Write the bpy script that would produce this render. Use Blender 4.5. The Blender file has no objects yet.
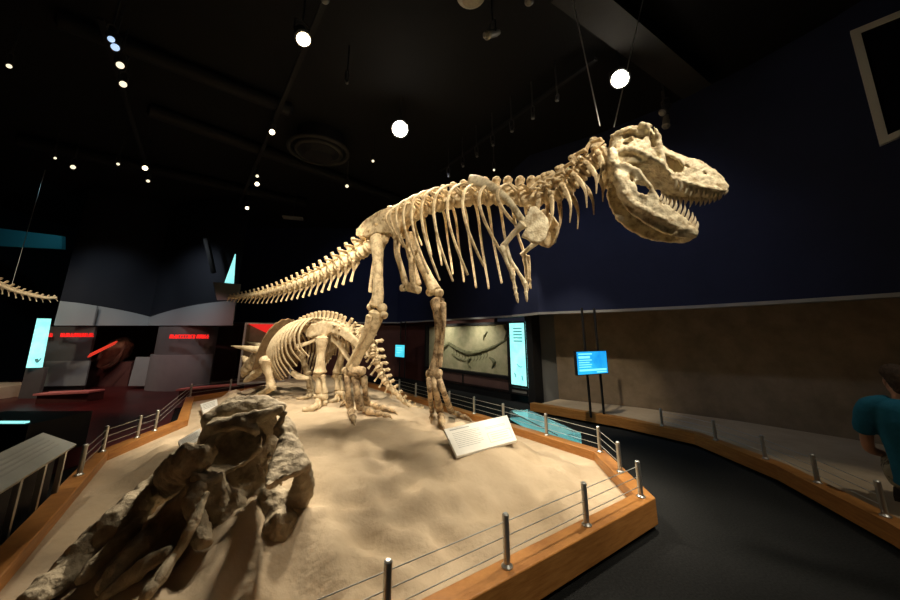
import bpy, bmesh, math, random
from mathutils import Vector, Matrix, noise
random.seed(7)
C = bpy.context.scene.collection
V = Vector
# ------------------------------------------------------------------ camera numbers
F, PC, H = 340.0, 257.0, 1.6
PITCH = math.atan(78/340.0)
SN, CS = math.sin(PITCH), math.cos(PITCH)
def ray(x, y):
    cv = (PC-y)/F
    return V(((x-450)/F, CS-cv*SN, SN+cv*CS))
EYE = V((0, 0, H))
def atz(x, y, z):
    r = ray(x, y); return EYE + r*((z-H)/r.z)
def atY(x, y, Y):
    r = ray(x, y); return EYE + r*(Y/r.y)
def atplane(x, y, o, n):
    r = ray(x, y); return EYE + r*((o-EYE).dot(n)/r.dot(n))
def pix(p):
    z = p[2]-H; d = p[1]*CS+z*SN; v = -p[1]*SN+z*CS
    return 450+F*p[0]/d, PC-F*v/d

cam = bpy.data.cameras.new('camera'); co = bpy.data.objects.new('camera', cam); C.objects.link(co)
co.location = EYE; co.rotation_euler = (math.pi/2+PITCH, 0, 0)
cam.sensor_width = 36; cam.lens = 36*F/900; cam.shift_y = -(300-PC)/900
cam.clip_start = .05; cam.clip_end = 100
bpy.context.scene.camera = co

# ------------------------------------------------------------------ materials
def mat(name, c1, c2=None, scale=6, rough=.7, bump=0, bscale=30, metal=0, detail=6, lo=.35, hi=.65, stretch=None, emit=0, spec=.3):
    m = bpy.data.materials.new(name); m.use_nodes = True
    nt = m.node_tree; b = nt.nodes['Principled BSDF']
    b.inputs['Roughness'].default_value = rough; b.inputs['Metallic'].default_value = metal
    b.inputs['Specular IOR Level'].default_value = spec
    tc = nt.nodes.new('ShaderNodeTexCoord'); src = tc.outputs['Object']
    if stretch:
        mp = nt.nodes.new('ShaderNodeMapping'); mp.inputs['Scale'].default_value = stretch
        nt.links.new(src, mp.inputs['Vector']); src = mp.outputs['Vector']
    if c2:
        n = nt.nodes.new('ShaderNodeTexNoise'); n.inputs['Scale'].default_value = scale; n.inputs['Detail'].default_value = detail
        n.inputs['Roughness'].default_value = .65
        r = nt.nodes.new('ShaderNodeValToRGB'); r.color_ramp.elements[0].position = lo; r.color_ramp.elements[1].position = hi
        r.color_ramp.elements[0].color = (*c1, 1); r.color_ramp.elements[1].color = (*c2, 1)
        nt.links.new(src, n.inputs['Vector']); nt.links.new(n.outputs['Fac'], r.inputs['Fac'])
        nt.links.new(r.outputs['Color'], b.inputs['Base Color'])
    else: b.inputs['Base Color'].default_value = (*c1, 1)
    if bump:
        n2 = nt.nodes.new('ShaderNodeTexNoise'); n2.inputs['Scale'].default_value = bscale; n2.inputs['Detail'].default_value = 8
        bp = nt.nodes.new('ShaderNodeBump'); bp.inputs['Strength'].default_value = bump; bp.inputs['Distance'].default_value = .02
        nt.links.new(src, n2.inputs['Vector']); nt.links.new(n2.outputs['Fac'], bp.inputs['Height']); nt.links.new(bp.outputs['Normal'], b.inputs['Normal'])
    if emit:
        b.inputs['Emission Color'].default_value = (*c1, 1); b.inputs['Emission Strength'].default_value = emit
        if c2: nt.links.new(r.outputs['Color'], b.inputs['Emission Color'])
    return m
M = {}
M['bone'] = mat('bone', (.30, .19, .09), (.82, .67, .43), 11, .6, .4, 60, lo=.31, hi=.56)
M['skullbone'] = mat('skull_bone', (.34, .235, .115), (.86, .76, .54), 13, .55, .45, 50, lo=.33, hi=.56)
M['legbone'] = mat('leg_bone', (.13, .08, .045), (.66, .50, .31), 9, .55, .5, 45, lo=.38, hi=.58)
M['tribone'] = mat('horned_bone', (.34, .24, .13), (.66, .54, .36), 8, .65, .35, 45, lo=.3, hi=.6)
M['frill'] = mat('shaded_frill_bone', (.14, .085, .04), (.26, .17, .09), 9, .7, .4, 40)  # browner than the other bone: shade on the frill's rear put into colour
M['fossil'] = mat('fossil', (.20, .155, .10), (.52, .43, .30), 7, .8, .8, 30, lo=.3, hi=.66)
M['tooth'] = mat('tooth', (.50, .37, .22), (.78, .68, .5), 20, .4, lo=.3, hi=.6)
M['sand'] = mat('sand', (.46, .36, .245), (.60, .485, .35), 1.6, .92, .35, 22, lo=.3, hi=.7, spec=.1)
M['oak'] = mat('oak', (.36, .145, .035), (.56, .26, .075), 5, .42, .08, 20, stretch=(1, 1, 9), lo=.3, hi=.7)
M['steel'] = mat('steel', (.50, .51, .50), None, rough=.38, metal=.85)
M['cable'] = mat('cable', (.62, .62, .6), None, rough=.4, metal=.6)
M['black'] = mat('black_metal', (.012, .012, .013), None, rough=.5)
M['kick'] = mat('kick', (.008, .008, .008), None, rough=.8)
M['carpet'] = mat('carpet', (.016, .017, .018), (.028, .029, .030), 60, .95, .3, 200, spec=.05)
M['redfloor'] = mat('red_floor', (.05, .008, .008), (.085, .014, .013), 3, .35)
M['ceiling'] = mat('ceiling', (.002, .002, .0025), (.003, .003, .0035), 2, .9)
M['duct'] = mat('duct', (.006, .006, .007), None, rough=.75)
M['beam'] = mat('beam', (.022, .021, .02), (.03, .029, .027), 2, .8)
M['navy'] = mat('navy', (.012, .017, .048), (.015, .021, .058), 1.2, .85)
M['soffit'] = mat('soffit', (.30, .30, .29), None, rough=.7)
M['brown'] = mat('brown_wall', (.20, .145, .09), (.29, .215, .14), 2.5, .85, .15, 30)
M['greywall'] = mat('grey_wall', (.17, .165, .155), (.20, .195, .18), 2, .8)
M['maroon'] = mat('maroon', (.085, .03, .024), (.11, .04, .032), 2, .6)
M['maroonpanel'] = mat('maroon_panel', (.12, .065, .06), (.15, .085, .075), 3, .6)
M['white'] = mat('white_board', (.86, .85, .80), None, rough=.35)
M['ink'] = mat('ink', (.42, .43, .42), None, rough=.6)
M['inkgreen'] = mat('ink_green', (.50, .58, .38), None, rough=.6)
M['cyan'] = mat('cyan_light', (.26, .86, .84), (.40, .95, .92), 3, .5, emit=.9)
M['cyantray'] = mat('cyan_tray', (.12, .62, .66), (.3, .8, .82), 3, .5, emit=.3)  # faint emission stands in for light falling on the tray
M['cyandark'] = mat('cyan_print', (.10, .42, .46), None, rough=.6)
M['screen'] = mat('screen', (.01, .27, .72), (.03, .5, .85), 2, .3, emit=.9, stretch=(1, 1, 1))
M['screenglow'] = mat('screen_text', (.25, .95, 1.0), None, emit=.9)
M['screen2'] = mat('small_screen', (.04, .55, .72), (.10, .68, .80), 3, .3, emit=.9)
M['red'] = mat('red_letters', (.9, .025, .02), None, emit=.55)
M['redlamp'] = mat('red_strip', (1.0, .06, .03), None, emit=.5)
M['pinkledge'] = mat('pink_ledge', (.72, .27, .24), None, rough=.6)
M['darkpanel'] = mat('dark_panel', (.10, .098, .095), (.12, .117, .112), 2, .6)
M['palepanel'] = mat('pale_panel', (.20, .20, .195), (.23, .23, .22), 2, .6)
M['canopy'] = mat('canopy', (.014, .016, .024), None, rough=.7)
M['canopydark'] = mat('canopy_dark', (.007, .008, .013), None, rough=.8)
M['bandgrey'] = mat('band_grey', (.24, .255, .26), None, rough=.7)
M['slab'] = mat('slab', (.34, .34, .20), (.62, .56, .36), 2.2, .7, .4, 20, lo=.35, hi=.7)
M['slabbone'] = mat('slab_bone', (.13, .135, .075), (.24, .235, .13), 12, .7)
M['lens'] = mat('lens', (1, .84, .55), None, emit=4)
M['lensdim'] = mat('lens_dim', (1, .88, .62), None, emit=1.0)
M['lensblue'] = mat('lens_blue', (.5, .7, 1), None, emit=.8)
M['lensbright'] = mat('lens_bright', (1, .9, .74), None, emit=40)
M['lensoff'] = mat('lens_off', (.2, .2, .19), None, rough=.3)
M['can'] = mat('can', (.03, .03, .03), None, rough=.45)
M['silver'] = mat('silver_can', (.32, .31, .28), None, rough=.4, metal=.4)
M['grille'] = mat('grille', (.33, .30, .23), (.40, .37, .29), 30, .6)
M['shirt'] = mat('blue_shirt', (.008, .11, .20), (.012, .15, .26), 5, .9, .2, 40)
M['skin'] = mat('skin', (.48, .25, .17), (.56, .31, .21), 8, .55)
M['hair'] = mat('hair', (.03, .018, .012), (.06, .04, .027), 40, .7, .5, 90)
M['camo'] = mat('camo', (.07, .06, .04), (.36, .33, .25), 9, .9, lo=.46, hi=.54)
M['shoe'] = mat('shoe', (.03, .03, .03), None)
M['bench'] = mat('bench', (.02, .018, .016), None, rough=.5)
M['frame'] = mat('frame', (.62, .62, .58), None, rough=.5)
M['pane'] = mat('pane', (.005, .005, .008), None, rough=.25)
M['panelgrey'] = mat('reading_panel', (.42, .44, .42), (.52, .54, .51), 4, .35)
M['tealband'] = mat('teal_band', (.05, .30, .38), None, rough=.6)
def glass(name, col):
    m = bpy.data.materials.new(name); m.use_nodes = True
    b = m.node_tree.nodes['Principled BSDF']; b.inputs['Base Color'].default_value = (*col, 1)
    b.inputs['Transmission Weight'].default_value = .85; b.inputs['Roughness'].default_value = .05; b.inputs['IOR'].default_value = 1.2
    return m
M['glass'] = glass('case_glass', (.8, .92, .92))

# ------------------------------------------------------------------ mesh builder
def cr(pts, n):
    """Catmull-Rom resample of a list of tuples of any size"""
    k = len(pts)
    if k == 2:
        return [tuple(a+(b-a)*i/n for a, b in zip(*pts)) for i in range(n+1)]
    out = []
    for i in range(k-1):
        p0 = pts[max(i-1, 0)]; p1 = pts[i]; p2 = pts[i+1]; p3 = pts[min(i+2, k-1)]
        for j in range(n):
            t = j/n
            out.append(tuple(.5*(2*b+(c-a)*t+(2*a-5*b+4*c-d)*t*t+(-a+3*b-3*c+d)*t**3) for a, b, c, d in zip(p0, p1, p2, p3)))
    out.append(tuple(pts[-1])); return out
class MB:
    def __init__(s): s.v = []; s.f = []
    def add(s, vs, fs):
        o = len(s.v); s.v += [V(v) for v in vs]; s.f += [tuple(i+o for i in f) for f in fs]
    def rings(s, rings, cap=True):
        n = len(rings[0]); vs = [p for r in rings for p in r]; fs = []
        for i in range(len(rings)-1):
            for j in range(n):
                a = i*n+j; b = i*n+(j+1) % n; fs.append((a, b, b+n, a+n))
        if cap: fs.append(tuple(range(n))[::-1]); fs.append(tuple(range((len(rings)-1)*n, len(rings)*n)))
        s.add(vs, fs)
    def tube(s, pts, rad, sides=8, sub=4, flat=1.0, wide=None, rough=0, cap=True):
        """rounded tube; rad list per point; flat<1 squashes across `wide` axis (wide = vector kept full)"""
        if not hasattr(rad, '__len__'): rad = [rad]*len(pts)
        data = cr([(*p, r) for p, r in zip(pts, rad)], sub) if sub > 0 else [(*p, r) for p, r in zip(pts, rad)]
        P = [V(d[:3]) for d in data]; R = [max(d[3], .0008) for d in data]; n = len(P)
        ref = V(wide) if wide is not None else None
        rings = []; u = None
        for i in range(n):
            t = (P[min(i+1, n-1)]-P[max(i-1, 0)])
            if t.length < 1e-9: t = V((0, 0, 1))
            t.normalize()
            if ref is not None: u = ref-t*ref.dot(t)
            elif u is None: u = t.orthogonal()
            else: u = u-t*u.dot(t)
            if u.length < 1e-6: u = t.orthogonal()
            u.normalize(); w = t.cross(u)
            ring = []
            for j in range(sides):
                a = 2*math.pi*j/sides
                q = P[i]+u*(R[i]*math.cos(a))+w*(R[i]*flat*math.sin(a))
                if rough: q = q+noise.noise_vector(q*14)*rough
                ring.append(q)
            rings.append(ring)
        # rounded ends
        if cap:
            t0 = (P[0]-P[1]).normalized(); t1 = (P[-1]-P[-2]).normalized()
            r0 = [P[0]+t0*R[0]*.35*min(1, flat)+(q-P[0])*.6 for q in rings[0]]; r1 = [P[-1]+t1*R[-1]*.35*min(1, flat)+(q-P[-1])*.6 for q in rings[-1]]
            rings = [r0]+rings+[r1]
        s.rings(rings, True)
    def box(s, c, size, rot=None):
        c = V(c); h = V(size)/2; vs = []
        for x in (-1, 1):
            for y in (-1, 1):
                for z in (-1, 1):
                    q = V((x*h.x, y*h.y, z*h.z))
                    if rot is not None: q = rot @ q
                    vs.append(c+q)
        s.add(vs, [(0, 1, 3, 2), (4, 6, 7, 5), (0, 4, 5, 1), (2, 3, 7, 6), (0, 2, 6, 4), (1, 5, 7, 3)])
    def ball(s, c, r, rot=None, seg=12, rough=0):
        c = V(c); r = V(r) if hasattr(r, '__len__') else V((r, r, r)); rings = []
        for i in range(1, seg//2+2):
            th = math.pi*(i-.0)/(seg//2+2); ring = []
            for j in range(seg):
                a = 2*math.pi*j/seg
                q = V((r.x*math.sin(th)*math.cos(a), r.y*math.sin(th)*math.sin(a), r.z*math.cos(th)))
                if rot is not None: q = rot @ q
                q = c+q
                if rough: q = q+noise.noise_vector(q*9)*rough
                ring.append(q)
            rings.append(ring)
        s.rings(rings)
    def prism(s, poly, d):
        """closed polygon of 3D points extruded by the vector d"""
        n = len(poly); d = V(d); vs = [V(p) for p in poly]+[V(p)+d for p in poly]
        fs = [tuple(range(n))[::-1], tuple(range(n, 2*n))]+[(i, (i+1) % n, (i+1) % n+n, i+n) for i in range(n)]
        s.add(vs, fs)
    def quad_slab(s, a, b, z0, z1, th, out):
        """upright wall slab from a to b (xy)"""
        a = V((a[0], a[1], 0)); b = V((b[0], b[1], 0)); o = V((out[0], out[1], 0))*th
        s.prism([a+V((0, 0, z0)), b+V((0, 0, z0)), b+V((0, 0, z1)), a+V((0, 0, z1))], o)
    def mesh(s, name, origin=V((0, 0, 0)), angle=40):
        me = bpy.data.meshes.new(name); me.from_pydata([v-origin for v in s.v], [], s.f)
        bm = bmesh.new(); bm.from_mesh(me); bmesh.ops.recalc_face_normals(bm, faces=bm.faces)
        for f in bm.faces: f.smooth = True
        bm.to_mesh(me); bm.free(); me.set_sharp_from_angle(angle=math.radians(angle)); return me
def wloc(o):
    p = V((0, 0, 0))
    while o: p += o.location; o = o.parent
    return p
def center(vs):
    lo = V([min(v[i] for v in vs) for i in range(3)]); hi = V([max(v[i] for v in vs) for i in range(3)]); return (lo+hi)/2
def obj(name, mb, m, parent=None, angle=40, label=None, mod=None):
    """mesh in world coordinates -> object whose origin is its centre"""
    c = center(mb.v); me = mb.mesh(name, c, angle)
    o = bpy.data.objects.new(name, me); C.objects.link(o)
    me.materials.append(M[m] if isinstance(m, str) else m)
    o.location = c-(wloc(parent) if parent else V((0, 0, 0)))
    if parent: o.parent = parent
    if label: o['label'] = label
    if mod: mod(o)
    return o
def tag(o, label, cat, group=None, kind=None):
    o['label'] = label; o['category'] = cat
    if group: o['group'] = group
    if kind: o['kind'] = kind
    return o
def thing(name, loc, label, cat, group=None):
    o = bpy.data.objects.new(name, None); C.objects.link(o); o.location = loc; o.empty_display_size = .1
    return tag(o, label, cat, group)
def struct(name, mb, m, angle=30, label=None, cat=None):
    o = obj(name, mb, m, None, angle); o['kind'] = 'structure'
    return o
def sculpt(o, voxel=.012, cut=None, rough=.004, rscale=12, smooth=2):
    """fuse overlapping shells (voxel), cut hollows, roughen: bakes into the object's mesh"""
    me0 = o.data
    r = o.modifiers.new('r', 'REMESH'); r.mode = 'VOXEL'; r.voxel_size = voxel
    cut_objs = []
    if cut:
        for mb in cut:
            cm = mb.mesh('cutter', o.matrix_basis.translation if not o.parent else wloc(o)); c = bpy.data.objects.new('cutter', cm); C.objects.link(c)
            c.location = wloc(o); cut_objs.append(c)
            b = o.modifiers.new('b', 'BOOLEAN'); b.operation = 'DIFFERENCE'; b.solver = 'EXACT'; b.object = c
        r2 = o.modifiers.new('r2', 'REMESH'); r2.mode = 'VOXEL'; r2.voxel_size = voxel
    if smooth:
        sm = o.modifiers.new('s', 'SMOOTH'); sm.iterations = smooth; sm.factor = .5
    bpy.context.view_layer.update()
    dg = bpy.context.evaluated_depsgraph_get()
    me = bpy.data.meshes.new_from_object(o.evaluated_get(dg)); o.modifiers.clear(); o.data = me; bpy.data.meshes.remove(me0)
    for c in cut_objs:
        d = c.data; bpy.data.objects.remove(c); bpy.data.meshes.remove(d)
    if rough:
        nv = [v.normal.copy() for v in me.vertices]
        for v, n in zip(me.vertices, nv):
            q = v.co*rscale; v.co += n*(rough*(noise.fractal(q, .8, 2.1, 4)))
    for p in me.polygons: p.use_smooth = True
    return o

# ------------------------------------------------------------------ platform outline, sand height
PLAT = [(1.75, 3.28), (1.86, 4.5), (-1.5, 9.4), (-3.9, 12.7), (-5.9, 8.1), (-4.45, 6.0), (-4.2, 4.4), (-1.75, .85)]
def offset_poly(poly, d):
    n = len(poly); out = []
    for i in range(n):
        p0, p1, p2 = V(poly[i-1]), V(poly[i]), V(poly[(i+1) % n])
        e1 = (p1-p0).normalized(); e2 = (p2-p1).normalized()
        n1 = V((-e1.y, e1.x)); n2 = V((-e2.y, e2.x)); m = (n1+n2).normalized()
        out.append(p1+m*(d/max(.4, m.dot(n1))))
    return out
INNER = offset_poly(PLAT, .15); MID = offset_poly(PLAT, .075); KICK = offset_poly(PLAT, .09)
def seg_dist(p, a, b):
    ab = b-a; t = max(0, min(1, (p-a).dot(ab)/ab.length_squared)); return (a+ab*t-p).length
def inside(p, poly):
    r = False; n = len(poly)
    for i in range(n):
        a, b = poly[i], poly[i-1]
        if (a[1] > p[1]) != (b[1] > p[1]) and p[0] < (b[0]-a[0])*(p[1]-a[1])/(b[1]-a[1])+a[0]: r = not r
    return r
def sm(t):
    t = max(0, min(1, t)); return t*t*(3-2*t)
def sand_z(x, y):
    p = V((x, y)); n = len(INNER)
    d = min(seg_dist(p, INNER[i-1], INNER[i]) for i in range(n))
    q = V((x, y, 0))
    base = .15+.35*sm(d/1.25)
    slope = sm(d/.35)*(1-.55*sm((d-.9)/.8))
    big = noise.noise(q*1.1+V((3, 1, 0)))*.045
    a = noise.turbulence(q*2.6+noise.noise_vector(q*1.5)*.4, 4, False)
    b = noise.noise(q*5.5+V((9, 0, 0)))*.014+noise.noise(q*11)*.006
    flat = 1-math.exp(-((x-.32)**2+(y-3.78)**2)/.16)
    rd = 1-abs(noise.noise(q*2.9+noise.noise_vector(q*2.2)*.5+V((5, 2, 0))))
    rf = 1-abs(noise.noise(q*6.5+noise.noise_vector(q*3)*.4))
    return max(.115, base+(big*.7+(a-.5)*.09+(rd-.8)*.085+(rf-.8)*.035+b)*slope*flat)
def on_sand(px, py, lift=0):
    z = .5
    for _ in range(12):
        p = atz(px, py, z); z = .5*z+.5*(sand_z(p.x, p.y)+lift)
    return atz(px, py, z)

plat = thing('display_platform', (-1.2, 6, 0), 'large raised sand bed with orange oak curb carrying the mounted skeletons', 'display platform')
n = len(PLAT)
for i in range(n):
    a, b = V(PLAT[i]), V(PLAT[(i+1) % n]); ia, ib = INNER[i], INNER[(i+1) % n]
    mb = MB(); mb.prism([V((*p, .05)) for p in (a, b, ib, ia)], (0, 0, .20))
    o = obj('wooden_curb', mb, 'oak', plat)
    bv = o.modifiers.new('b', 'BEVEL'); bv.width = .008; bv.segments = 2
mb = MB(); mb.prism([V((*p, 0)) for p in KICK], (0, 0, .055)); obj('toe_kick', mb, 'kick', plat)
mb = MB(); cell = .045; gx0, gy0 = -6.1, .6; nx, ny = int(8.2/cell), int(12.2/cell); idx = {}
poly = [tuple(p) for p in MID]
def gv(i, j):
    if (i, j) not in idx:
        x, y = gx0+i*cell, gy0+j*cell; idx[(i, j)] = len(mb.v); mb.v.append(V((x, y, sand_z(x, y))))
    return idx[(i, j)]
for i in range(nx):
    for j in range(ny):
        if inside((gx0+(i+.5)*cell, gy0+(j+.5)*cell), poly): mb.f.append((gv(i, j), gv(i+1, j), gv(i+1, j+1), gv(i, j+1)))
so = obj('sand_surface', mb, 'sand', plat, 180)

# ------------------------------------------------------------------ cable railings
def snap(p, line, closed=False):
    best = None
    for i in range(len(line)-(0 if closed else 1)):
        a, b = V(line[i]), V(line[(i+1) % len(line)]); ab = b-a
        t = max(0, min(1, (V(p[:2])-a).dot(ab)/ab.length_squared)); q = a+ab*t; d = (q-V(p[:2])).length
        if best is None or d < best[0]: best = (d, q)
    return best[1]
def railing(root, pts, z, h=.275):
    for q in pts:
        mb = MB(); mb.tube([(q.x, q.y, z), (q.x, q.y, z+h)], .021, 12, 0)
        p = obj('post', mb, 'steel', root)
        mb = MB(); mb.tube([(q.x, q.y, z), (q.x, q.y, z+.008)], .036, 12, 0); obj('base_flange', mb, 'steel', p)
    for k in (.3, .58, .86):
        mb = MB(); mb.tube([(q.x, q.y, z+h*k) for q in pts], .0032, 6, 0, cap=False); obj('cable', mb, 'cable', root)
CL = [tuple(p) for p in MID]
front_px = [(372, 607), (506, 566), (588, 526), (641, 497)]
right_px = [(623, 472), (604, 452), (556, 433), (516, 420), (484, 412), (458, 405), (436, 400), (417, 396), (401, 391), (389, 388)]
left_px = [(307, 377), (263, 383), (220, 390), (186, 397), (149, 431), (108, 439), (93, 452), (74, 476)]
fr = [snap(atz(x, y, .25), CL, True) for x, y in front_px]
far = V((-1.55, .85+.15)); d = (fr[0]-fr[1]); fr = [fr[0]+d*1.0, fr[0]+d*.0]+fr[1:]
fr = [snap(p, CL, True) for p in fr]
rr = [snap(atz(x, y, .25), CL, True) for x, y in right_px]
ll = [snap(atz(x, y, .25), CL, True) for x, y in left_px]
ra = thing('cable_railing', (*fr[2], .25), 'steel cable railing on the near front curb of the sand bed', 'railing', 'railings around the sand bed'); railing(ra, fr, .25)
ra = thing('cable_railing', (*rr[0], .25), 'steel cable railing along the right curb beside the dark carpet path', 'railing', 'railings around the sand bed'); railing(ra, [fr[-1]]*0+rr, .25)
ra = thing('cable_railing', (*ll[3], .25), 'steel cable railing on the left and back curb by the red lit gallery', 'railing', 'railings around the sand bed'); railing(ra, ll, .25)

# ------------------------------------------------------------------ room shell
W = [(-9.5, 13.7), (-2.1, 13.7), (1.55, 9.0), (2.0, 7.75), (3.35, 6.8), (4.3, 5.85), (5.0, 4.86), (5.45, 4.0), (6.0, 2.4), (6.4, -1.0)]
CEIL = 6.0
mb = MB(); mb.prism([(-16, -2.2, -.1), (9, -2.2, -.1), (9, 16, -.1), (-16, 16, -.1)], (0, 0, .1)); struct('floor', mb, 'carpet')
mb = MB(); mb.prism([(-15.8, 3.0, 0), (-4.75, 3.0, 0), (-4.6, 6.0, 0), (-6.1, 8.1, 0), (-4.4, 13.6, 0), (-15.8, 13.6, 0)], (0, 0, .012)); struct('floor_gallery', mb, 'redfloor')
mb = MB(); mb.prism([(-16, -2.2, CEIL), (9, -2.2, CEIL), (9, 16, CEIL), (-16, 16, CEIL)], (0, 0, .1)); struct('ceiling', mb, 'ceiling')
def wall_strip(pts, z0, z1, th):
    mb = MB(); P = [V((*p, 0)) for p in pts]; Q = []
    for i, p in enumerate(P):
        t = (P[min(i+1, len(P)-1)]-P[max(i-1, 0)]).normalized(); Q.append(p+V((-t.y, t.x, 0))*th)
    rings = [[p+V((0, 0, z0)), p+V((0, 0, z1)), q+V((0, 0, z1)), q+V((0, 0, z0))] for p, q in zip(P, Q)]
    mb.rings(rings); return mb
def off(pts, d):
    out = []
    P = [V(p) for p in pts]
    for i, p in enumerate(P):
        t = (P[min(i+1, len(P)-1)]-P[max(i-1, 0)]).normalized(); out.append(tuple(p+V((-t.y, t.x))*d))
    return out
struct('wall_back', wall_strip(W, 2.1, CEIL, .15), 'navy')
struct('trim_1', wall_strip(off(W, -.012), 2.05, 2.1, .10), 'soffit')
# underside of the overhang and the recessed lower walls
REC = off(W[3:], 1.0)
mb = MB(); lowline = off(W, .02); back = off(W, 1.1)
mb.rings([[V((*a, 2.1)), V((*b, 2.1)), V((*b, 2.14)), V((*a, 2.14))] for a, b in zip(lowline, back)]); struct('trim_2', mb, 'greywall')
struct('wall_right', wall_strip(REC, 0, 2.1, .12), 'brown')
struct('wall_far', wall_strip(off([(-9.5, 13.7), (-2.1, 13.7), (1.0, 9.71)], .35), 0, 2.1, .12), 'maroon')
# black pillar and pale return wall beside the recess
WA, WB = V((-2.1, 13.7, 0)), V((1.55, 9.0, 0)); WN = V((WB-WA).normalized()); WN = V((-WN.y, WN.x, 0))
def wp(px, py, d=0): return atplane(px, py, WA+WN*d, WN)
def wall_panel(px, zt, zb, d, th):
    """panel on the slanted wall between two picture columns, from height zb to zt"""
    a = wp(px[0], 350, d); b = wp(px[1], 350, d); mb = MB()
    mb.prism([V((a.x, a.y, zb)), V((b.x, b.y, zb)), V((b.x, b.y, zt)), V((a.x, a.y, zt))], WN*th); return mb
struct('trim_3', wall_panel((526, 533), 2.1, 0, -.02, .3), 'black')
pp = wp(533, 350, .0); qq = V((*REC[0], 0)); mb = MB(); mb.quad_slab(pp, (1.98, 8.9), 0, 2.1, .1, (.3, 1)); mb.quad_slab((1.98, 8.9), (2.75, 8.75), 0, 2.1, .1, (.1, 1)); struct('wall_alcove', mb, 'greywall')
# outer shell, left, front, right
mb = MB(); mb.box((-15.9, 7, 3), (.1, 18, 6)); struct('wall_left', mb, 'canopydark')
mb = MB(); mb.box((-3.5, -2.1, 3), (25, .1, 6)); struct('wall_front', mb, 'canopydark')
mb = MB(); mb.box((8.9, 3, 3), (.1, 10, 6)); struct('wall_side', mb, 'canopy')
mb = MB(); mb.box((-12.6, 13.75, 3), (6.4, .12, 6)); struct('wall_gallery', mb, 'canopydark')

# ------------------------------------------------------------------ right hand curb, tan bed behind it
RC = [(1.70, 7.74), (2.95, 6.40), (3.58, 5.45), (3.62, 4.2), (3.38, 3.02), (2.95, 1.8)]
rcb = thing('sand_bed_curb', (3.6, 5, 0), 'orange oak curb with tan bed behind it across the carpet path', 'display platform')
RCo = off(RC, .15)
for i in range(len(RC)-1):
    mb = MB(); mb.prism([V((*RC[i], .04)), V((*RC[i+1], .04)), V((*RCo[i+1], .04)), V((*RCo[i], .04))], (0, 0, .15)); obj('wooden_curb', mb, 'oak', rcb)
mb = MB(); k0, k1 = off(RC, .05), off(RC, .12); mb.rings([[V((*a, 0)), V((*b, 0)), V((*b, .06)), V((*a, .06))] for a, b in zip(k0, k1)]); obj('toe_kick', mb, 'kick', rcb)
mb = MB(); RE = [(2.75, 8.6)]+[tuple(V(p)*.985+V((.03, .02))) for p in REC[1:6]]
mb.rings([[V((*a, .02)), V((*b, .02)), V((*b, .13)), V((*a, .13))] for a, b in zip(off(RC, .13), off(REC[:6], -.03))]); obj('bed_surface', mb, 'sand', rcb)
rq = [snap(atz(x, y, .19), off(RC, .075)) for x, y in [(662, 426), (719, 440), (756, 459), (806, 482), (880, 516)]]
ra = thing('cable_railing', (*rq[2], .19), 'short steel posts on the far oak curb across the path', 'railing')
railing(ra, rq, .19, .25)

# ------------------------------------------------------------------ tyrannosaur
HD = V((.8, -.6, 0)); RT = V((-.6, -.8, 0)); UP = V((0, 0, 1)); M0 = V((-1.05, 5.2, 0))
def mid(s):
    p = M0+HD*s
    if s < 0: p = p+RT*(.019*s*s)
    return p
def body(px, py, lat):            # the point seen at a pixel, lat metres to the animal's right of its midline
    return atplane(px, py, M0+RT*lat, RT)
def spine_curve(prof, mid, s0, s1, n=140):
    """curve over the plan line mid(s) whose height follows the outline points prof (px, py)"""
    prof = sorted(prof); out = []
    xs = [p[0] for p in prof]; data = cr(prof, 12)
    def py(x):
        for (a, b), (c, d) in zip(data, data[1:]):
            if a <= x <= c: return b+(d-b)*(x-a)/max(1e-6, c-a)
        return data[0][1] if x < data[0][0] else data[-1][1]
    for i in range(n+1):
        s = s0+(s1-s0)*i/n; p = mid(s); z = 2.8
        for _ in range(8):
            x, y = pix((p.x, p.y, z)); z = atY(x, py(x), p.y).z
        out.append((s, V((p.x, p.y, z))))
    return out
PROF = [(226, 298), (262, 294), (292, 286), (320, 275), (345, 262), (366, 249), (392, 229), (420, 213), (450, 203), (480, 199), (510, 199), (535, 199), (556, 194), (572, 183), (585, 170), (597, 159), (610, 152)]
SPINE = spine_curve(PROF, mid, -4.75, 3.36)
def sp(s):
    for (a, p), (b, q) in zip(SPINE, SPINE[1:]):
        if a <= s <= b: return p.lerp(q, (s-a)/(b-a))
    return SPINE[0][1] if s < SPINE[0][0] else SPINE[-1][1]
def sframe(s):
    t = (sp(s+.06)-sp(s-.06)).normalized(); r = t.cross(UP).normalized(); u = r.cross(t).normalized(); return sp(s), t, r, u
trex = thing('tyrannosaur_skeleton', (-.8, 5.05, .5), 'mounted meat eating dinosaur skeleton on two legs with gaping toothed jaws on sand', 'dinosaur skeleton')

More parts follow.
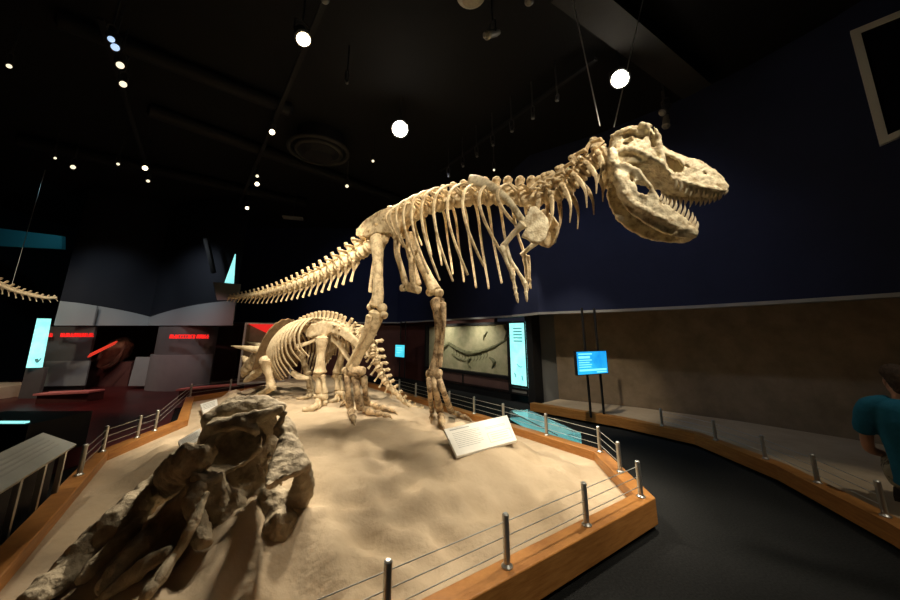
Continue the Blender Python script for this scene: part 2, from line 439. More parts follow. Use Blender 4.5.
def vertebra(parent, fr, L, R, spine_h, spine_w, lean=0, trans=0, chev=0, chev_lean=.5, m='bone', name='vertebra', zyg=True, tdrop=0):
    p, t, r, u = fr; mb = MB()
    # spool shaped centrum
    mb.tube([p-t*L*.5, p-t*L*.38, p, p+t*L*.38, p+t*L*.5], [R*.98, R*1.06, R*.70, R*1.06, R*.98], 12, 2, wide=r)
    # arch
    a = p+u*R*.8
    mb.tube([a-t*L*.12, a+u*R*.55-t*L*.05], [R*.55, R*.42], 8, 2, flat=.8, wide=t)
    if spine_h > 0:
        d = (u-t*lean).normalized(); b = p+u*R*1.2
        mb.tube([b, b+d*spine_h*.45, b+d*spine_h*.85, b+d*spine_h], [spine_w*.42, spine_w*.40, spine_w*.5, spine_w*.46], 8, 3, flat=.38, wide=t, rough=.004)
        mb.ball(b+d*spine_h, (spine_w*.36, spine_w*.36, spine_w*.26), seg=8)
    if zyg:
        for sd in (-1, 1):
            c = p+u*R*1.1+r*R*.45*sd
            mb.tube([c-t*L*.1, c+t*L*.75+u*R*.25], [R*.28, R*.15], 6, 2)
    if trans:
        for sd in (-1, 1):
            c = p+u*R*.9+r*R*.4*sd
            mb.tube([c, c+r*sd*trans*.6+u*R*(.25-tdrop), c+r*sd*trans+u*R*(.2-1.3*tdrop)-t*trans*.12], [R*.4, R*.26, R*.3], 7, 3, flat=.55, wide=t)
    v = obj(name, mb, m, parent)
    if chev:
        mb = MB(); d = (-u-t*chev_lean).normalized(); e = p-u*R*.9-t*L*.45
        for sd in (-1, 1):
            mb.tube([e+r*sd*R*.5, e+d*chev*.35+r*sd*R*.15, e+d*chev*.5], [R*.26, R*.2, R*.2], 6, 2)
        mb.tube([e+d*chev*.4, e+d*chev*.8, e+d*chev], [R*.22, R*.26, R*.34], 7, 2, flat=.6, wide=t)
        obj('chevron', mb, m, parent)
    return v
# tail
s = -.42; k = 0
while s > -4.55:
    q = (-s-.4)/4.3; L = .195*(1-.32*q); R = .085*(1-q)+.030
    R = max(.026, .092*(1-q)**.9+.024)
    vertebra(trex, sframe(s), L*.86, R, .20*(1-q)**1.0+.028, .10*(1-.5*q), .35+.35*q, .20*(1-q*1.15) if q < .75 else 0, (.30*(1-q)**.8+.055) if k > 0 else 0, .65+.3*q)
    s -= L; k += 1
# sacrum and back
for i in range(4):
    vertebra(trex, sframe(-.26+i*.16), .15, .10, .24, .17, .0, .16)
DORS = [.42+i*.158 for i in range(14)]
for i, s in enumerate(DORS):
    vertebra(trex, sframe(s), .148, .088, .17-.02*(i/13), .135, .12, .20)
# neck
NECK = [2.64+i*.128 for i in range(6)]
for i, s in enumerate(NECK):
    L = .135; R = .088
    fr = sframe(s)
    vertebra(trex, fr, L, R, .15+.035*math.sin(i), .125, .35 if i < 5 else -.2, .17, tdrop=.5)
    p, t, r, u = fr; mb = MB()
    for sd in (-1, 1):
        mb.tube([p+u*R*.9+r*sd*.12-t*L*.7, p+u*R*1.7+r*sd*.10-t*L*.1, p+u*R*1.1+r*sd*.13+t*L*.65], [.03, .022, .032], 7, 4, flat=.6)
        mb.tube([p+r*sd*R*.8, p+r*sd*.15-u*.03], [.04, .03], 7, 2)
    obj('neck_process', mb, 'bone', trex)
    for sd in (-1, 1):                       # neck ribs trail down and back
        ln = (.46-.035*i)
        mb = MB(); c = p+r*sd*.13-u*.03
        mb.tube([c+u*.05, c-u*.09-t*.01, c-u*ln*.62-t*.05, c-u*ln-t*.15], [.026, .027, .015, .006], 7, 4, flat=.55, wide=t); obj('neck_rib', mb, 'bone', trex)
# ribs
def rib(s, ln, wd, sd, sweep, rr=.021):
    p, t, r, u = sframe(s); u = UP; t = HD; r = RT
    a = p+UP*.10+r*sd*.10
    pts = [a-UP*.02, a+r*sd*wd*.42+UP*.03-t*.06, a+r*sd*wd*.85-UP*ln*.09-t*.11, a+r*sd*wd*1.02-UP*ln*.28-t*.12, a+r*sd*wd*1.0-UP*ln*.52-t*.08, a+r*sd*wd*.88-UP*ln*.78, a+r*sd*wd*.72-UP*ln+t*sweep]
    mb = MB(); mb.tube(pts, [rr*1.1, rr*1.15, rr*1.15, rr, rr*.95, rr*.9, rr*.75], 8, 4, flat=.62, wide=t, rough=.002)
    b = p+UP*.0+r*sd*.08; mb.tube([b, b+r*sd*wd*.25+UP*.05, pts[1]], [.017, .017, .015], 6, 2)
    obj('rib', mb, 'bone', trex)
RIBS = [(.50, .46, .22), (.66, .66, .28), (.83, .86, .33), (1.01, 1.02, .37), (1.19, 1.15, .40), (1.38, 1.24, .42), (1.58, 1.25, .42), (1.78, 1.16, .41), (1.98, 1.04, .38), (2.18, .84, .34), (2.38, .55, .28)]
for s, ln, wd in RIBS:
    for sd in (1, -1): rib(s, ln, wd, sd, .08)
# hip bones
def plate(name, pts, fn, th, parent, m, voxel=.016, rough=.006, cut=None, extra=None):
    P = [fn(*p) for p in pts]; n = ((P[1]-P[0]).cross(P[len(P)//2]-P[0])).normalized()
    mb = MB(); mb.prism([p-n*th/2 for p in P], n*th)
    if extra: extra(mb)
    o = obj(name, mb, m, parent); sculpt(o, voxel, cut, rough, 12, 3); return o
IL = [(357, 230), (357, 236), (366, 237), (378, 233), (390, 233), (394, 240), (399, 238), (399, 229), (404, 222), (412, 216), (416, 209), (411, 203), (396, 205), (380, 211), (367, 219)]
for lat in (.15, -.15):
    plate('ilium', IL if lat > 0 else [(x+9, y-1) for x, y in IL], lambda x, y: body(x, y, lat), .055, trex, 'bone')
for lat, dx, dy in ((.10, 0, 0), (-.10, 12, -1)):
    mb = MB()
    mb.tube([body(398+dx, 234+dy, lat), body(397+dx, 252+dy, lat), body(402+dx, 270+dy, lat*.6), body(406+dx, 286+dy, lat*.3)], [.075, .055, .05, .06], 10, 4, flat=.7, wide=HD, rough=.004)
    mb.tube([body(401+dx, 288+dy, lat*.3), body(410+dx, 287+dy, lat*.3), body(419+dx, 291+dy, lat*.3)] if lat > 0 else [body(412, 288, 0), body(420, 290, 0)], [.05, .07, .045] if lat > 0 else [.05, .05], 10, 4, flat=.7, wide=HD, rough=.004)
    if lat > 0: mb.tube([body(411, 252, lat), body(412, 272, lat*.6), body(414, 288, .02)], [.055, .05, .055], 10, 4, flat=.7, wide=HD, rough=.004)
    obj('pubis', mb, 'bone', trex)
    mb = MB(); mb.tube([body(380+dx*.3, 243, lat), body(374+dx*.3, 262, lat*.6), body(371+dx*.3, 280, lat*.4), body(370+dx*.3, 292, lat*.3)], [.06, .035, .03, .035], 8, 4, flat=.6, wide=HD, rough=.004); obj('ischium', mb, 'bone', trex)
def bone(name, pts, rad, m, parent=trex, flat=1, wide=None, knobs=(), rough=.006, sides=12, sub=5):
    mb = MB(); mb.tube(pts, rad, sides, sub, flat, wide, rough)
    for c, r in knobs: mb.ball(c, r, seg=12, rough=.006)
    return obj(name, mb, m, parent)
# right leg (nearer, left in the picture)
b = lambda x, y, l=.20: body(x, y, l)
bone('femur', [b(376, 238, .14), b(377, 246), b(378, 262), b(378, 280), b(378, 295), b(376, 305)], [.10, .105, .085, .085, .095, .115], 'bone', flat=.85, wide=HD, knobs=[(b(382, 308), .075), (b(371, 307), .06), (b(384, 240, .1), .075)])
bone('tibia', [b(377, 313), b(375, 322), b(368, 340), b(359, 356), b(352, 369)], [.135, .105, .07, .065, .09], 'bone', flat=.85, wide=HD, knobs=[(b(384, 315), .06)])
bone('fibula', [b(370, 316, .29), b(365, 332, .29), b(355, 352, .28), b(348, 366, .26)], [.055, .035, .028, .035], 'bone')
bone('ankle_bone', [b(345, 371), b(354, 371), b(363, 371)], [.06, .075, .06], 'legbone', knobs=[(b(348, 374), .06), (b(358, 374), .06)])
def toe(name, pts, r0, lift=.03):
    mb = MB(); P = [on_sand(x, y, l) for x, y, l in pts]
    for i in range(len(P)-1):
        r = r0*(1-.13*i); a, c = P[i], P[i+1]; d = c-a
        if i == len(P)-2:
            mb.tube([a+d*.02, a+d*.5+UP*.008, c-UP*.02], [r*.85, r*.55, r*.12], 8, 3)
        else: mb.tube([a+d*.04, a+d*.28, a+d*.7, a+d*.94], [r, r*.72, r*.68, r*.92], 8, 3)
    return obj(name, mb, 'legbone', trex)
FA = on_sand(350, 406, .10); FB = on_sand(360, 407, .10); FC = on_sand(367, 403, .10)
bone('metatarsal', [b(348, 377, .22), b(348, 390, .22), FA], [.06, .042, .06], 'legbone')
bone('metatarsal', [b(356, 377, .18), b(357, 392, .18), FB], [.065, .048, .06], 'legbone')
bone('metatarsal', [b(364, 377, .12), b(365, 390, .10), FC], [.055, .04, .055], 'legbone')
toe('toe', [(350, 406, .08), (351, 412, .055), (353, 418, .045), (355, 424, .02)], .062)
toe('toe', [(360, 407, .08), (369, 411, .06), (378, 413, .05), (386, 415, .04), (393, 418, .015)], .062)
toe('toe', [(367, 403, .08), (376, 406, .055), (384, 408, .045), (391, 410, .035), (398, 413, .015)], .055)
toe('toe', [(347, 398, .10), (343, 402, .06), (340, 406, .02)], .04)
# left leg (farther, striding forward)
b = lambda x, y, l=-.20: body(x, y, l)
bone('femur', [b(412, 240, -.15), b(416, 252), b(422, 265), b(429, 279), b(435, 291)], [.09, .085, .075, .08, .10], 'bone', flat=.9, wide=HD, knobs=[(b(439, 293), .07), (b(430, 292), .065)])
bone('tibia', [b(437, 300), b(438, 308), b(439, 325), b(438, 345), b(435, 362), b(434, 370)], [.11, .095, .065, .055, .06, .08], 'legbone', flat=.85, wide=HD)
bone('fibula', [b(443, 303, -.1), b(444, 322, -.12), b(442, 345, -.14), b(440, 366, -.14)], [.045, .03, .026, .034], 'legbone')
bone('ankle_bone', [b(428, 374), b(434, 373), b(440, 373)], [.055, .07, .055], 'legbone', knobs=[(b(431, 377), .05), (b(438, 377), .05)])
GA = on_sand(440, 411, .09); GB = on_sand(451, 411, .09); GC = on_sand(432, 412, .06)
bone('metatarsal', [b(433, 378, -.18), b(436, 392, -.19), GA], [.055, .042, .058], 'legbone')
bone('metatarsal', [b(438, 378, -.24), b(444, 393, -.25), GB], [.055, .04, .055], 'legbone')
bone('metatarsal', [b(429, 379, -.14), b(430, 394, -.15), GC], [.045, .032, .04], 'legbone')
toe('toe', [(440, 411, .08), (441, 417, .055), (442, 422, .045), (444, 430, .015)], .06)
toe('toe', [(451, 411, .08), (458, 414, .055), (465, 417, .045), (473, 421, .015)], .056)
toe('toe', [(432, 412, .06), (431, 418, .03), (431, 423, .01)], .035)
# shoulder blades, arms
for lat, dx, dy in ((.40, 0, 0), (-.36, 0, 0)):
    q = 1 if lat > 0 else 0
    if q:
        c = [(469, 180), (478, 181), (492, 187), (505, 197), (514, 208), (521, 219), (526, 226)]; w = [.072, .066, .05, .040, .038, .042, .06]
    else:
        c = [(497, 196), (507, 194), (517, 196), (527, 203), (535, 213), (541, 224)]; w = [.065, .055, .045, .042, .045, .06]
    P = [body(x, y, lat*(.8+.2*i/len(c))) for i, (x, y) in enumerate(c)]
    mb = MB(); mb.tube(P, w, 10, 5, .3, wide=(UP if q else UP)); obj('shoulder_blade', mb, 'skullbone', trex)
CRC = [(523, 222), (530, 208), (535, 206), (542, 212), (549, 220), (549, 229), (545, 240), (538, 245), (531, 243), (527, 239), (521, 237), (526, 229)]
plate('coracoid', CRC, lambda x, y: body(x, y, .40-.004*(x-523)), .06, trex, 'skullbone')
plate('coracoid', [(x+10, y+3) for x, y in CRC], lambda x, y: body(x, y, -.30), .06, trex, 'bone')
b = lambda x, y, l=.42: body(x, y, l)
bone('humerus', [b(523, 224), b(517, 230), b(509, 239), b(503, 247)], [.05, .036, .028, .038], 'skullbone')
bone('ulna', [b(502, 247, .44), b(506, 260, .44), b(511, 272, .42), b(513, 277, .4)], [.034, .022, .020, .026], 'skullbone')
bone('radius', [b(506, 249, .40), b(512, 262, .38), b(520, 275, .36), b(525, 284, .34)], [.028, .018, .018, .026], 'skullbone')
def finger(pts, l, r, m='skullbone'):
    mb = MB(); P = [body(x, y, l) for x, y in pts]
    for i in range(len(P)-1):
        a, c = P[i], P[i+1]; d = c-a; e = i == len(P)-2
        mb.tube([a, a+d*.3, a+d*.7, c], [r, r*.7, r*.65, r*(.2 if e else .9)], 7, 3)
    return obj('finger', mb, m, trex)
finger([(513, 278), (515, 288), (516, 294), (518, 303)], .40, .026)
finger([(525, 285), (526, 292), (527, 302)], .34, .022)
b = lambda x, y, l=-.30: body(x, y, l)
bone('humerus', [b(540, 238), b(533, 245), b(526, 251), b(522, 255)], [.045, .034, .028, .034], 'skullbone')
bone('ulna', [b(524, 256), b(526, 267), b(527, 279)], [.032, .024, .024], 'bone')
bone('radius', [b(528, 256, -.34), b(529, 268, -.34), b(529, 280, -.34)], [.026, .02, .022], 'bone')
finger([(527, 280), (527, 286), (528, 291)], -.3, .022, 'bone'); finger([(530, 280), (530, 285), (531, 289)], -.34, .02, 'bone')
# steel props and hanging cables
for lat, x, y, x2, y2 in ((0, 392, 240, 366, 402), ):
    pass
for (x0, y0), (x1, y1) in (((585, 56), (600, 126)), ((627, 70), (614, 127))):
    e = atplane(x1, y1, sp(3.3), V((.1, 1, 0)).normalized()); t = atplane(x0, y0, e, V((.1, 1, 0)).normalized()); e2 = e
    mb = MB(); dr = (t-e2); f = (CEIL-e2.z)/dr.z; mb.tube([e2, e2+dr*f], .006, 6, 0, cap=False); obj('hanging_cable', mb, 'cable', trex)

# ---- skull: the outline lies on the animal's right cheek plane
SF = V((.955, -.29, 0)).normalized(); SR = SF.cross(UP).normalized()
SO = sp(3.30)+SF*.0
def sk(px, py, lat=0): return atplane(px, py, SO+SR*lat, SR)
skull = None
ST = [(611, 135, 165, .13, .20), (617, 130, 164, .17, .23), (628, 126, 163, .19, .25), (640, 124, 162, .18, .25), (651, 127, 163, .16, .24), (656, 135, 165, .13, .22), (663, 145, 171, .10, .19), (674, 152, 179, .085, .165), (687, 157, 184, .08, .15), (702, 161, 187, .07, .13), (715, 169, 190, .06, .11), (725, 179, 191, .045, .08), (729, 186, 189, .025, .04)]
def loft(stations, shrink=0, drop=0, open_bottom=0):
    rings = []
    for px, t, bt, wt, wb in stations:
        h = bt-t; t2 = t+shrink*100; b2 = bt+drop
        wt = max(.008, wt-shrink); wb = max(.01, wb-shrink)
        prof = [(-wt*.55, t2), (wt*.55, t2), (wt, t2+h*.14), ((wt+wb)/2, t2+h*.5), (wb, t2+h*.86), (wb, b2), (-wb, b2), (-wb, t2+h*.86), (-(wt+wb)/2, t2+h*.5), (-wt, t2+h*.14)]
        ring = []
        for l, y in prof:          # both cheeks follow the outline of the near one
            q = sk(px, y, abs(l)); ring.append(q if l > 0 else q-SR*2*abs(l))
        rings.append(ring)
    mb = MB(); mb.rings(rings); return mb
def prismx(pts, l0=-.6, l1=.6):
    P = [sk(x, y, .14)+SR*(l0-.14) for x, y in pts]; mb = MB(); mb.prism(P, SR*(l1-l0)); return mb
outer = loft(ST)
# brow ridge, cheek ridges, nasal bumps on both sides
for sd in (1, -1):
    def L(x, y, l): return sk(x, y, l)+SR*(l*sd-l)
    outer.tube([L(640, 125, .19), L(650, 129, .20), L(657, 137, .17)], [.035, .04, .03], 8, 3)
    outer.tube([L(618, 152, .25), L(632, 149, .275), L(645, 155, .27), L(658, 162, .24), L(668, 172, .19)], [.03, .035, .035, .03, .025], 8, 3)
    outer.tube([L(657, 138, .165), L(660, 150, .19), L(663, 165, .215)], [.035, .03, .03], 8, 3)
    outer.tube([L(628, 128, .2), L(633, 140, .235), L(628, 152, .25)], [.03, .02, .03], 8, 3)
    outer.tube([L(612, 150, .23), L(613, 160, .25), L(620, 167, .25)], [.04, .05, .035], 8, 3)
    outer.tube([L(672, 178, .17), L(690, 184, .155), L(708, 188, .13), L(722, 190, .09)], [.02, .026, .024, .02], 8, 3)
    outer.tube([L(612, 137, .16), L(622, 131, .2), L(636, 131, .2)], [.03, .025, .03], 8, 3)
inner = loft(ST[:-2], .032, -4.5)
sept = MB(); sept.prism([sk(x, y, 0)+SR*.012 for x, y in [(655, 140), (668, 150), (690, 159), (715, 171), (712, 187), (690, 184), (672, 177), (655, 166)]], SR*-.024)
cuts = [inner,
        prismx([(664, 151), (673, 153), (682, 158), (686, 166), (684, 172), (675, 172), (668, 168), (664, 160)]),
        prismx([(686, 162), (690, 162), (693, 166), (688, 166)]),
        prismx([(700, 164), (711, 169), (713, 173), (706, 171)], -.04, .6) if False else prismx([(703, 166), (710, 170), (712, 173), (706, 171)]),
        prismx([(648, 131), (652, 130), (654, 136), (652, 141), (655, 150), (651, 150), (648, 142)]),
        prismx([(620, 136), (630, 133), (638, 137), (645, 138), (641, 144), (632, 141), (623, 142)]),
        prismx([(620, 146), (627, 144), (633, 146), (626, 149)]),]
skull = obj('skull', outer, 'skullbone', trex); sculpt(skull, .011, cuts, .012, 16, 2)
obj('palate', sept, 'bone', skull)
# lower jaw: two rami that meet at the chin
JT = [(614, 168, 182), (618, 164, 192), (624, 162, 204), (633, 165, 213), (644, 173, 221), (653, 186, 227), (661, 199, 231), (672, 207, 235), (684, 216, 238), (693, 224, 239), (698, 229, 237)]
JL = [.24, .245, .245, .235, .22, .20, .175, .145, .11, .08, .05]
jm = MB()
for sd in (1, -1):
    rings = []
    for (x, t, bt), l in zip(JT, JL):
        q = sk(x, t, l)-SR*l; r = sk(x, bt, l)-SR*l; c = (q+r)/2; th = .035 if x > 640 else .045
        rings.append([q+SR*sd*(l-th*.4), q+SR*sd*(l+th*.1), c+SR*sd*(l+th*.8), r+SR*sd*(l*.86+th*.2), r+SR*sd*(l*.86-th*.6), c+SR*sd*(l-th*.6)])
    jm.rings(rings)
    def L(x, y, l): return sk(x, y, l)+SR*(l*sd-l)
    jm.tube([L(614, 167, .24), L(622, 164, .265), L(636, 170, .255), L(646, 182, .235), L(655, 197, .205)], [.03, .03, .026, .024, .02], 8, 3)
    jm.tube([L(622, 192, .25), L(632, 203, .25), L(646, 211, .22), L(664, 220, .185), L(684, 230, .12)], [.026, .028, .026, .022, .02], 8, 3)
    jm.tube([L(622, 170, .25), L(624, 184, .25), L(630, 200, .245)], [.02, .026, .024], 8, 3)
    jm.ball(L(690, 232, .07), (.06, .06, .06))
jaw = obj('lower_jaw', jm, 'skullbone', trex)
sculpt(jaw, .0125, [prismx([(632, 186), (641, 185), (648, 193), (644, 199), (636, 197)]), prismx([(626, 178), (632, 180), (631, 188), (627, 186)])], .010, 14, 2)
def tooth(parent, base, tip, r):
    mb = MB(); d = tip-base; bow = SF*(-.12*d.length)
    mb.tube([base, base+d*.5-bow*.6, tip], [r, r*.75, r*.1], 7, 3); obj('tooth', mb, 'tooth', parent)
UT = [(676, 181, 8), (681, 183, 9), (686, 185, 10), (691, 186.5, 11), (696, 187, 9), (701, 188, 10), (706, 189, 8), (710, 190, 9), (714, 190.5, 8), (718, 191, 7), (722, 191, 6), (726, 191, 4.5)]
for sd in (1, -1):
    for i, (x, y, h) in enumerate(UT):
        l = (.165-.105*((x-676)/50)**1.3)*sd
        k = abs(l); a = sk(x, y-1, k)+SR*(l-k); c = sk(x-1.5, y+h, k)+SR*(l*.96-k); tooth(skull, a, c, .019)
LT = [(660, 199, 5), (663, 202, 6), (666, 204, 6), (670, 206, 7), (674, 209, 8), (678, 212, 10), (682, 215, 11), (686, 218, 9), (690, 221, 9), (693, 224, 8), (696, 227, 6)]
for sd in (1, -1):
    for x, y, h in LT:
        l = (.175-.125*((x-660)/36))*sd
        k = abs(l); a = sk(x, y+1.5, k)+SR*(l-k); c = sk(x+h*.28, y-h, k)+SR*(l-k); tooth(jaw, a, c, .017)

# ------------------------------------------------------------------ horned dinosaur skeleton behind
THD = V((-.86, .51, 0)).normalized(); TL = V((-.51, -.86, 0)).normalized(); T0 = V((-1.95, 6.05, 0))   # TL: its left side, towards the camera
def tb(px, py, lat=0): return atplane(px, py, T0+TL*lat, TL)
tri = thing('horned_dinosaur_skeleton', (-2.6, 6.5, .5), 'four legged horned dinosaur skeleton with bony frill, standing behind the toothed one', 'dinosaur skeleton')
def tbone(name, pts, rad, m='tribone', flat=1, wide=None, knobs=(), sides=10, sub=4, par=None):
    mb = MB(); mb.tube(pts, rad, sides, sub, flat, wide, .005)
    for c, r in knobs: mb.ball(c, r, seg=10, rough=.005)
    return obj(name, mb, m, par or tri)
TS = [tb(x, y) for x, y in [(278, 352), (284, 343), (292, 335), (301, 329), (311, 325), (322, 323), (334, 325), (344, 330)]]
tsp = [V(p) for p in cr([tuple(p) for p in TS], 6)]
acc = [0]
for a, c in zip(tsp, tsp[1:]): acc.append(acc[-1]+(c-a).length)
def tat(s):
    for i in range(len(acc)-1):
        if acc[i] <= s <= acc[i+1]: return tsp[i].lerp(tsp[i+1], (s-acc[i])/(acc[i+1]-acc[i])), (tsp[i+1]-tsp[i]).normalized()
    return tsp[-1], (tsp[-1]-tsp[-2]).normalized()
def tframe(s):
    p, t = tat(s); r = t.cross(UP).normalized(); return p, t, r, r.cross(t).normalized()
NV = 20
for i in range(NV):
    s = acc[-1]*(i+.3)/NV
    vertebra(tri, tframe(s), acc[-1]/NV*.9, .07, (.09 if i < 8 else .12), .10, .15, .16, m='tribone')
for i in range(13):
    s = acc[-1]*(.22+.48*i/12); p, t, r, u = tframe(s); ln = .62+.30*math.sin(math.pi*min(1, (i+2)/13)); w = .28+.15*math.sin(math.pi*(i+1)/15)
    for sd in (1, -1):
        a = p+UP*.05+TL*sd*.07; f = THD
        pts = [a, a+TL*sd*w*.5+UP*.02, a+TL*sd*w*.92-UP*ln*.16, a+TL*sd*w*1.08-UP*ln*.42+f*.02, a+TL*sd*w*.95-UP*ln*.72+f*.02, a+TL*sd*w*.62-UP*ln-f*.08]
        mb = MB(); mb.tube(pts, [.024, .027, .027, .025, .022, .016], 7, 4, flat=.6, wide=THD); obj('rib', mb, 'tribone', tri)
# hips
def tplate(name, pts, lat, th, m='tribone', lat2=None, vox=.018, cut=None):
    n = len(pts); return plate(name, pts, lambda x, y: tb(x, y, lat), th, tri, m, vox, .006, cut)
tplate('ilium', [(306, 331), (312, 324), (322, 321), (334, 322), (346, 328), (357, 338), (366, 349), (369, 358), (362, 354), (352, 344), (341, 336), (331, 333), (325, 338), (319, 336), (311, 338), (307, 337)], .24, .06)
tplate('ilium', [(312, 330), (322, 322), (334, 322), (346, 327), (358, 337), (368, 350), (352, 342), (338, 334), (325, 336), (316, 336)], -.24, .06)
tbone('ischium', [tb(334, 338, .15), tb(341, 347, .12), tb(348, 358, .08), tb(355, 366, .04)], [.06, .045, .04, .03], flat=.7)
tbone('pubis', [tb(318, 338, .2), tb(308, 343, .24), tb(296, 347, .28)], [.06, .04, .06], flat=.6)
def tleg(k, hip, knee, ankle, foot, lat, r, names=('femur', 'tibia', 'fibula')):
    h, kn, an = tb(*hip, lat), tb(*knee, lat), tb(*ankle, lat)
    tbone(names[0], [h, h.lerp(kn, .15), h.lerp(kn, .5), h.lerp(kn, .85), kn], [r*1.25, r*1.15, r*.82, r, r*1.3], knobs=[(kn+THD*.03-UP*.02, r*1.0)])
    sdv = THD*r*.75
    tbone(names[1], [kn-UP*.06+sdv, kn.lerp(an, .5)+sdv*.8, an+sdv], [r*.95, r*.55, r*.75])
    tbone(names[2], [kn-UP*.06-sdv*1.1, kn.lerp(an, .5)-sdv, an-sdv*1.1], [r*.6, r*.36, r*.5])
    f = on_sand(*foot, .05)
    tbone('ankle_bone', [an-UP*.05+THD*r, an-UP*.05-THD*r], [r*.7, r*.7])
    for j in (-1, 0, 1):
        a = an+THD*r*.7*j-UP*.08; c = V((f.x, f.y, 0))+THD*(.02+.04*(1-abs(j)))+TL*.10*j+TL*.03; c.z = sand_z(c.x, c.y)+.035
        e = c+THD*.09+TL*.07*j+TL*.05; e.z = sand_z(e.x, e.y)+.015
        tbone('foot_bone', [a, a.lerp(c, .5), c, e], [r*.5, r*.4, r*.5, r*.42])
tleg(0, (322, 338), (320, 372), (322, 393), (322, 405), .30, .085)
tleg(0, (345, 340), (338, 372), (340, 390), (341, 399), -.22, .075)
tleg(1, (300, 352), (308, 374), (311, 388), (313, 396), -.28, .065, ('humerus', 'ulna', 'radius'))
# near foreleg: shoulder blade, sprawled upper arm, forearm, hand
tbone('shoulder_blade', [tb(294, 336, .36), tb(287, 341, .40), tb(280, 348, .42), tb(274, 357, .42)], [.075, .06, .05, .08], flat=.3, wide=UP, sides=12)
tbone('coracoid', [tb(271, 357, .40), tb(275, 361, .36)], [.12, .10], flat=.4)
tbone('humerus', [tb(268, 361, .46), tb(267, 367, .47), tb(269, 376, .46), tb(271, 386, .44)], [.16, .12, .075, .11], flat=.7, wide=THD, knobs=[(tb(265, 361, .48), .10)])
fz = on_sand(259, 397, .06)
tbone('ulna', [tb(273, 386, .45), tb(268, 390, .45), fz.lerp(tb(268, 390, .45), .3), fz], [.075, .055, .042, .055])
tbone('radius', [tb(270, 387, .42), tb(265, 391, .42), fz+THD*.07+UP*.02], [.055, .036, .045])
for j in range(4):
    c = fz+THD*.02*j; e = fz+TL*(.10-.02*j)+THD*(.02+.07*j); e.z = sand_z(e.x, e.y)+.02
    tbone('finger', [c, c.lerp(e, .5)+UP*.012, e], [.035, .026, .022])
tbone('breast_bone', [tb(292, 372, .1), tb(300, 377, .06), tb(309, 378, 0)], [.05, .06, .03], flat=.5)
# tail sweeping down to the sand
tw = on_sand(407, 403, .05); tm = on_sand(392, 397, .22)
TT = [TS[-1], tb(354, 338, 0), V((-1.38, 6.02, 1.48)), V((-1.24, 6.0, 1.15)), V((-1.10, 6.02, .86)), V((-.92, 6.06, .66)), V((-.68, 6.1, sand_z(-.68, 6.1)+.05)), V((-.42, 6.05, sand_z(-.42, 6.05)+.03))]
def clampY(p): return p
tt = [V(p) for p in cr([tuple(p) for p in TT], 5)]; acc2 = [0]
for a, c in zip(tt, tt[1:]): acc2.append(acc2[-1]+(c-a).length)
NT = 18
for i in range(NT):
    s = acc2[-1]*(i+.4)/NT
    for k in range(len(acc2)-1):
        if acc2[k] <= s <= acc2[k+1]:
            p = tt[k].lerp(tt[k+1], (s-acc2[k])/(acc2[k+1]-acc2[k])); t = -(tt[k+1]-tt[k]).normalized(); break
    q = i/NT; r = t.cross(UP).normalized(); u = r.cross(t).normalized()
    vertebra(tri, (p, t, r, u), acc2[-1]/NT*.9, .085*(1-q)+.022, .13*(1-q)+.01, .09*(1-.6*q), .5, .24*(1-q) if q < .8 else 0, .20*(1-q) if q < .7 else 0, .6, m='tribone', zyg=False)
# skull
FO = tb(270, 345, .05)
mb = MB()
mb.tube([tb(271, 352, 0), tb(262, 357, 0), tb(253, 363, 0), tb(246, 370, 0), tb(242, 377, 0)], [.26, .23, .17, .12, .04], 14, 5, .72, wide=UP)
mb.tube([tb(266, 362, .12), tb(260, 368, .12), tb(255, 374, .1)], [.12, .10, .06], 10, 3)
mb.tube([tb(247, 361, 0), tb(244, 358, 0), tb(242, 356, 0)], [.07, .05, .015], 8, 3)
mb.tube([tb(258, 372, .13), tb(250, 378, .08), tb(245, 381, .02)], [.085, .065, .03], 8, 3)
sh = obj('skull', mb, 'tribone', tri)
cu = MB(); cu.ball(tb(258, 358, .24), (.09, .18, .08)); cu.ball(tb(250, 366, .17), (.08, .16, .06)); cu.ball(tb(264, 366, .26), (.06, .16, .07))
sculpt(sh, .016, [cu], .018, 9, 1)
tbone('brow_horn', [tb(262, 350, .14), tb(255, 349.5, .20), tb(246, 348, .26), tb(238, 347, .30), tb(231, 346, .32)], [.085, .07, .05, .03, .008], 'tribone', par=sh)
tbone('brow_horn', [tb(265, 348, -.14), tb(259, 345.5, -.2), tb(253, 343.5, -.26), tb(247, 342, -.30)], [.08, .06, .035, .008], 'tribone', par=sh)
# frill: curved shield rising behind the face
mb = MB(); rows = []; NR, NCc = 10, 22
FX = V((-.72, -.69, 0)).normalized(); FB = tb(275, 368, 0)
fd = (V((.32, -.25, 1))).normalized(); fn = fd.cross(FX).normalized()
for i in range(NR+1):
    v = i/NR; ring = []
    for j in range(NCc+1):
        a = math.pi*(j/NCc)-math.pi/2; wv = .40*math.sin(min(1, .35+.65*v)*math.pi/2)
        x = math.sin(a)*wv*(1); hgt = v*(.96*math.cos(a)**.6 if abs(a) < 1.5 else .25*0+.0)
        q = FB+FX*x+fd*(max(hgt, 0)+.0)+fn*(.16*(x/.62)**2*1.2)-fn*.05
        if i == NR: q += fd*(.025*(j % 2))
        ring.append(q)
    rows.append(ring)
vs = []; fs = []; nn = NCc+1
for ring in rows: vs += ring
m0 = len(vs); vs += [p-fn*.045 for p in list(vs)]
for i in range(NR):
    for j in range(NCc):
        a = i*nn+j; fs += [(a, a+1, a+1+nn, a+nn), (m0+a, m0+a+nn, m0+a+1+nn, m0+a+1)]
for j in range(NCc):
    a = NR*nn+j; fs.append((a, a+1, m0+a+1, m0+a)); fs.append((j, m0+j, m0+j+1, j+1))
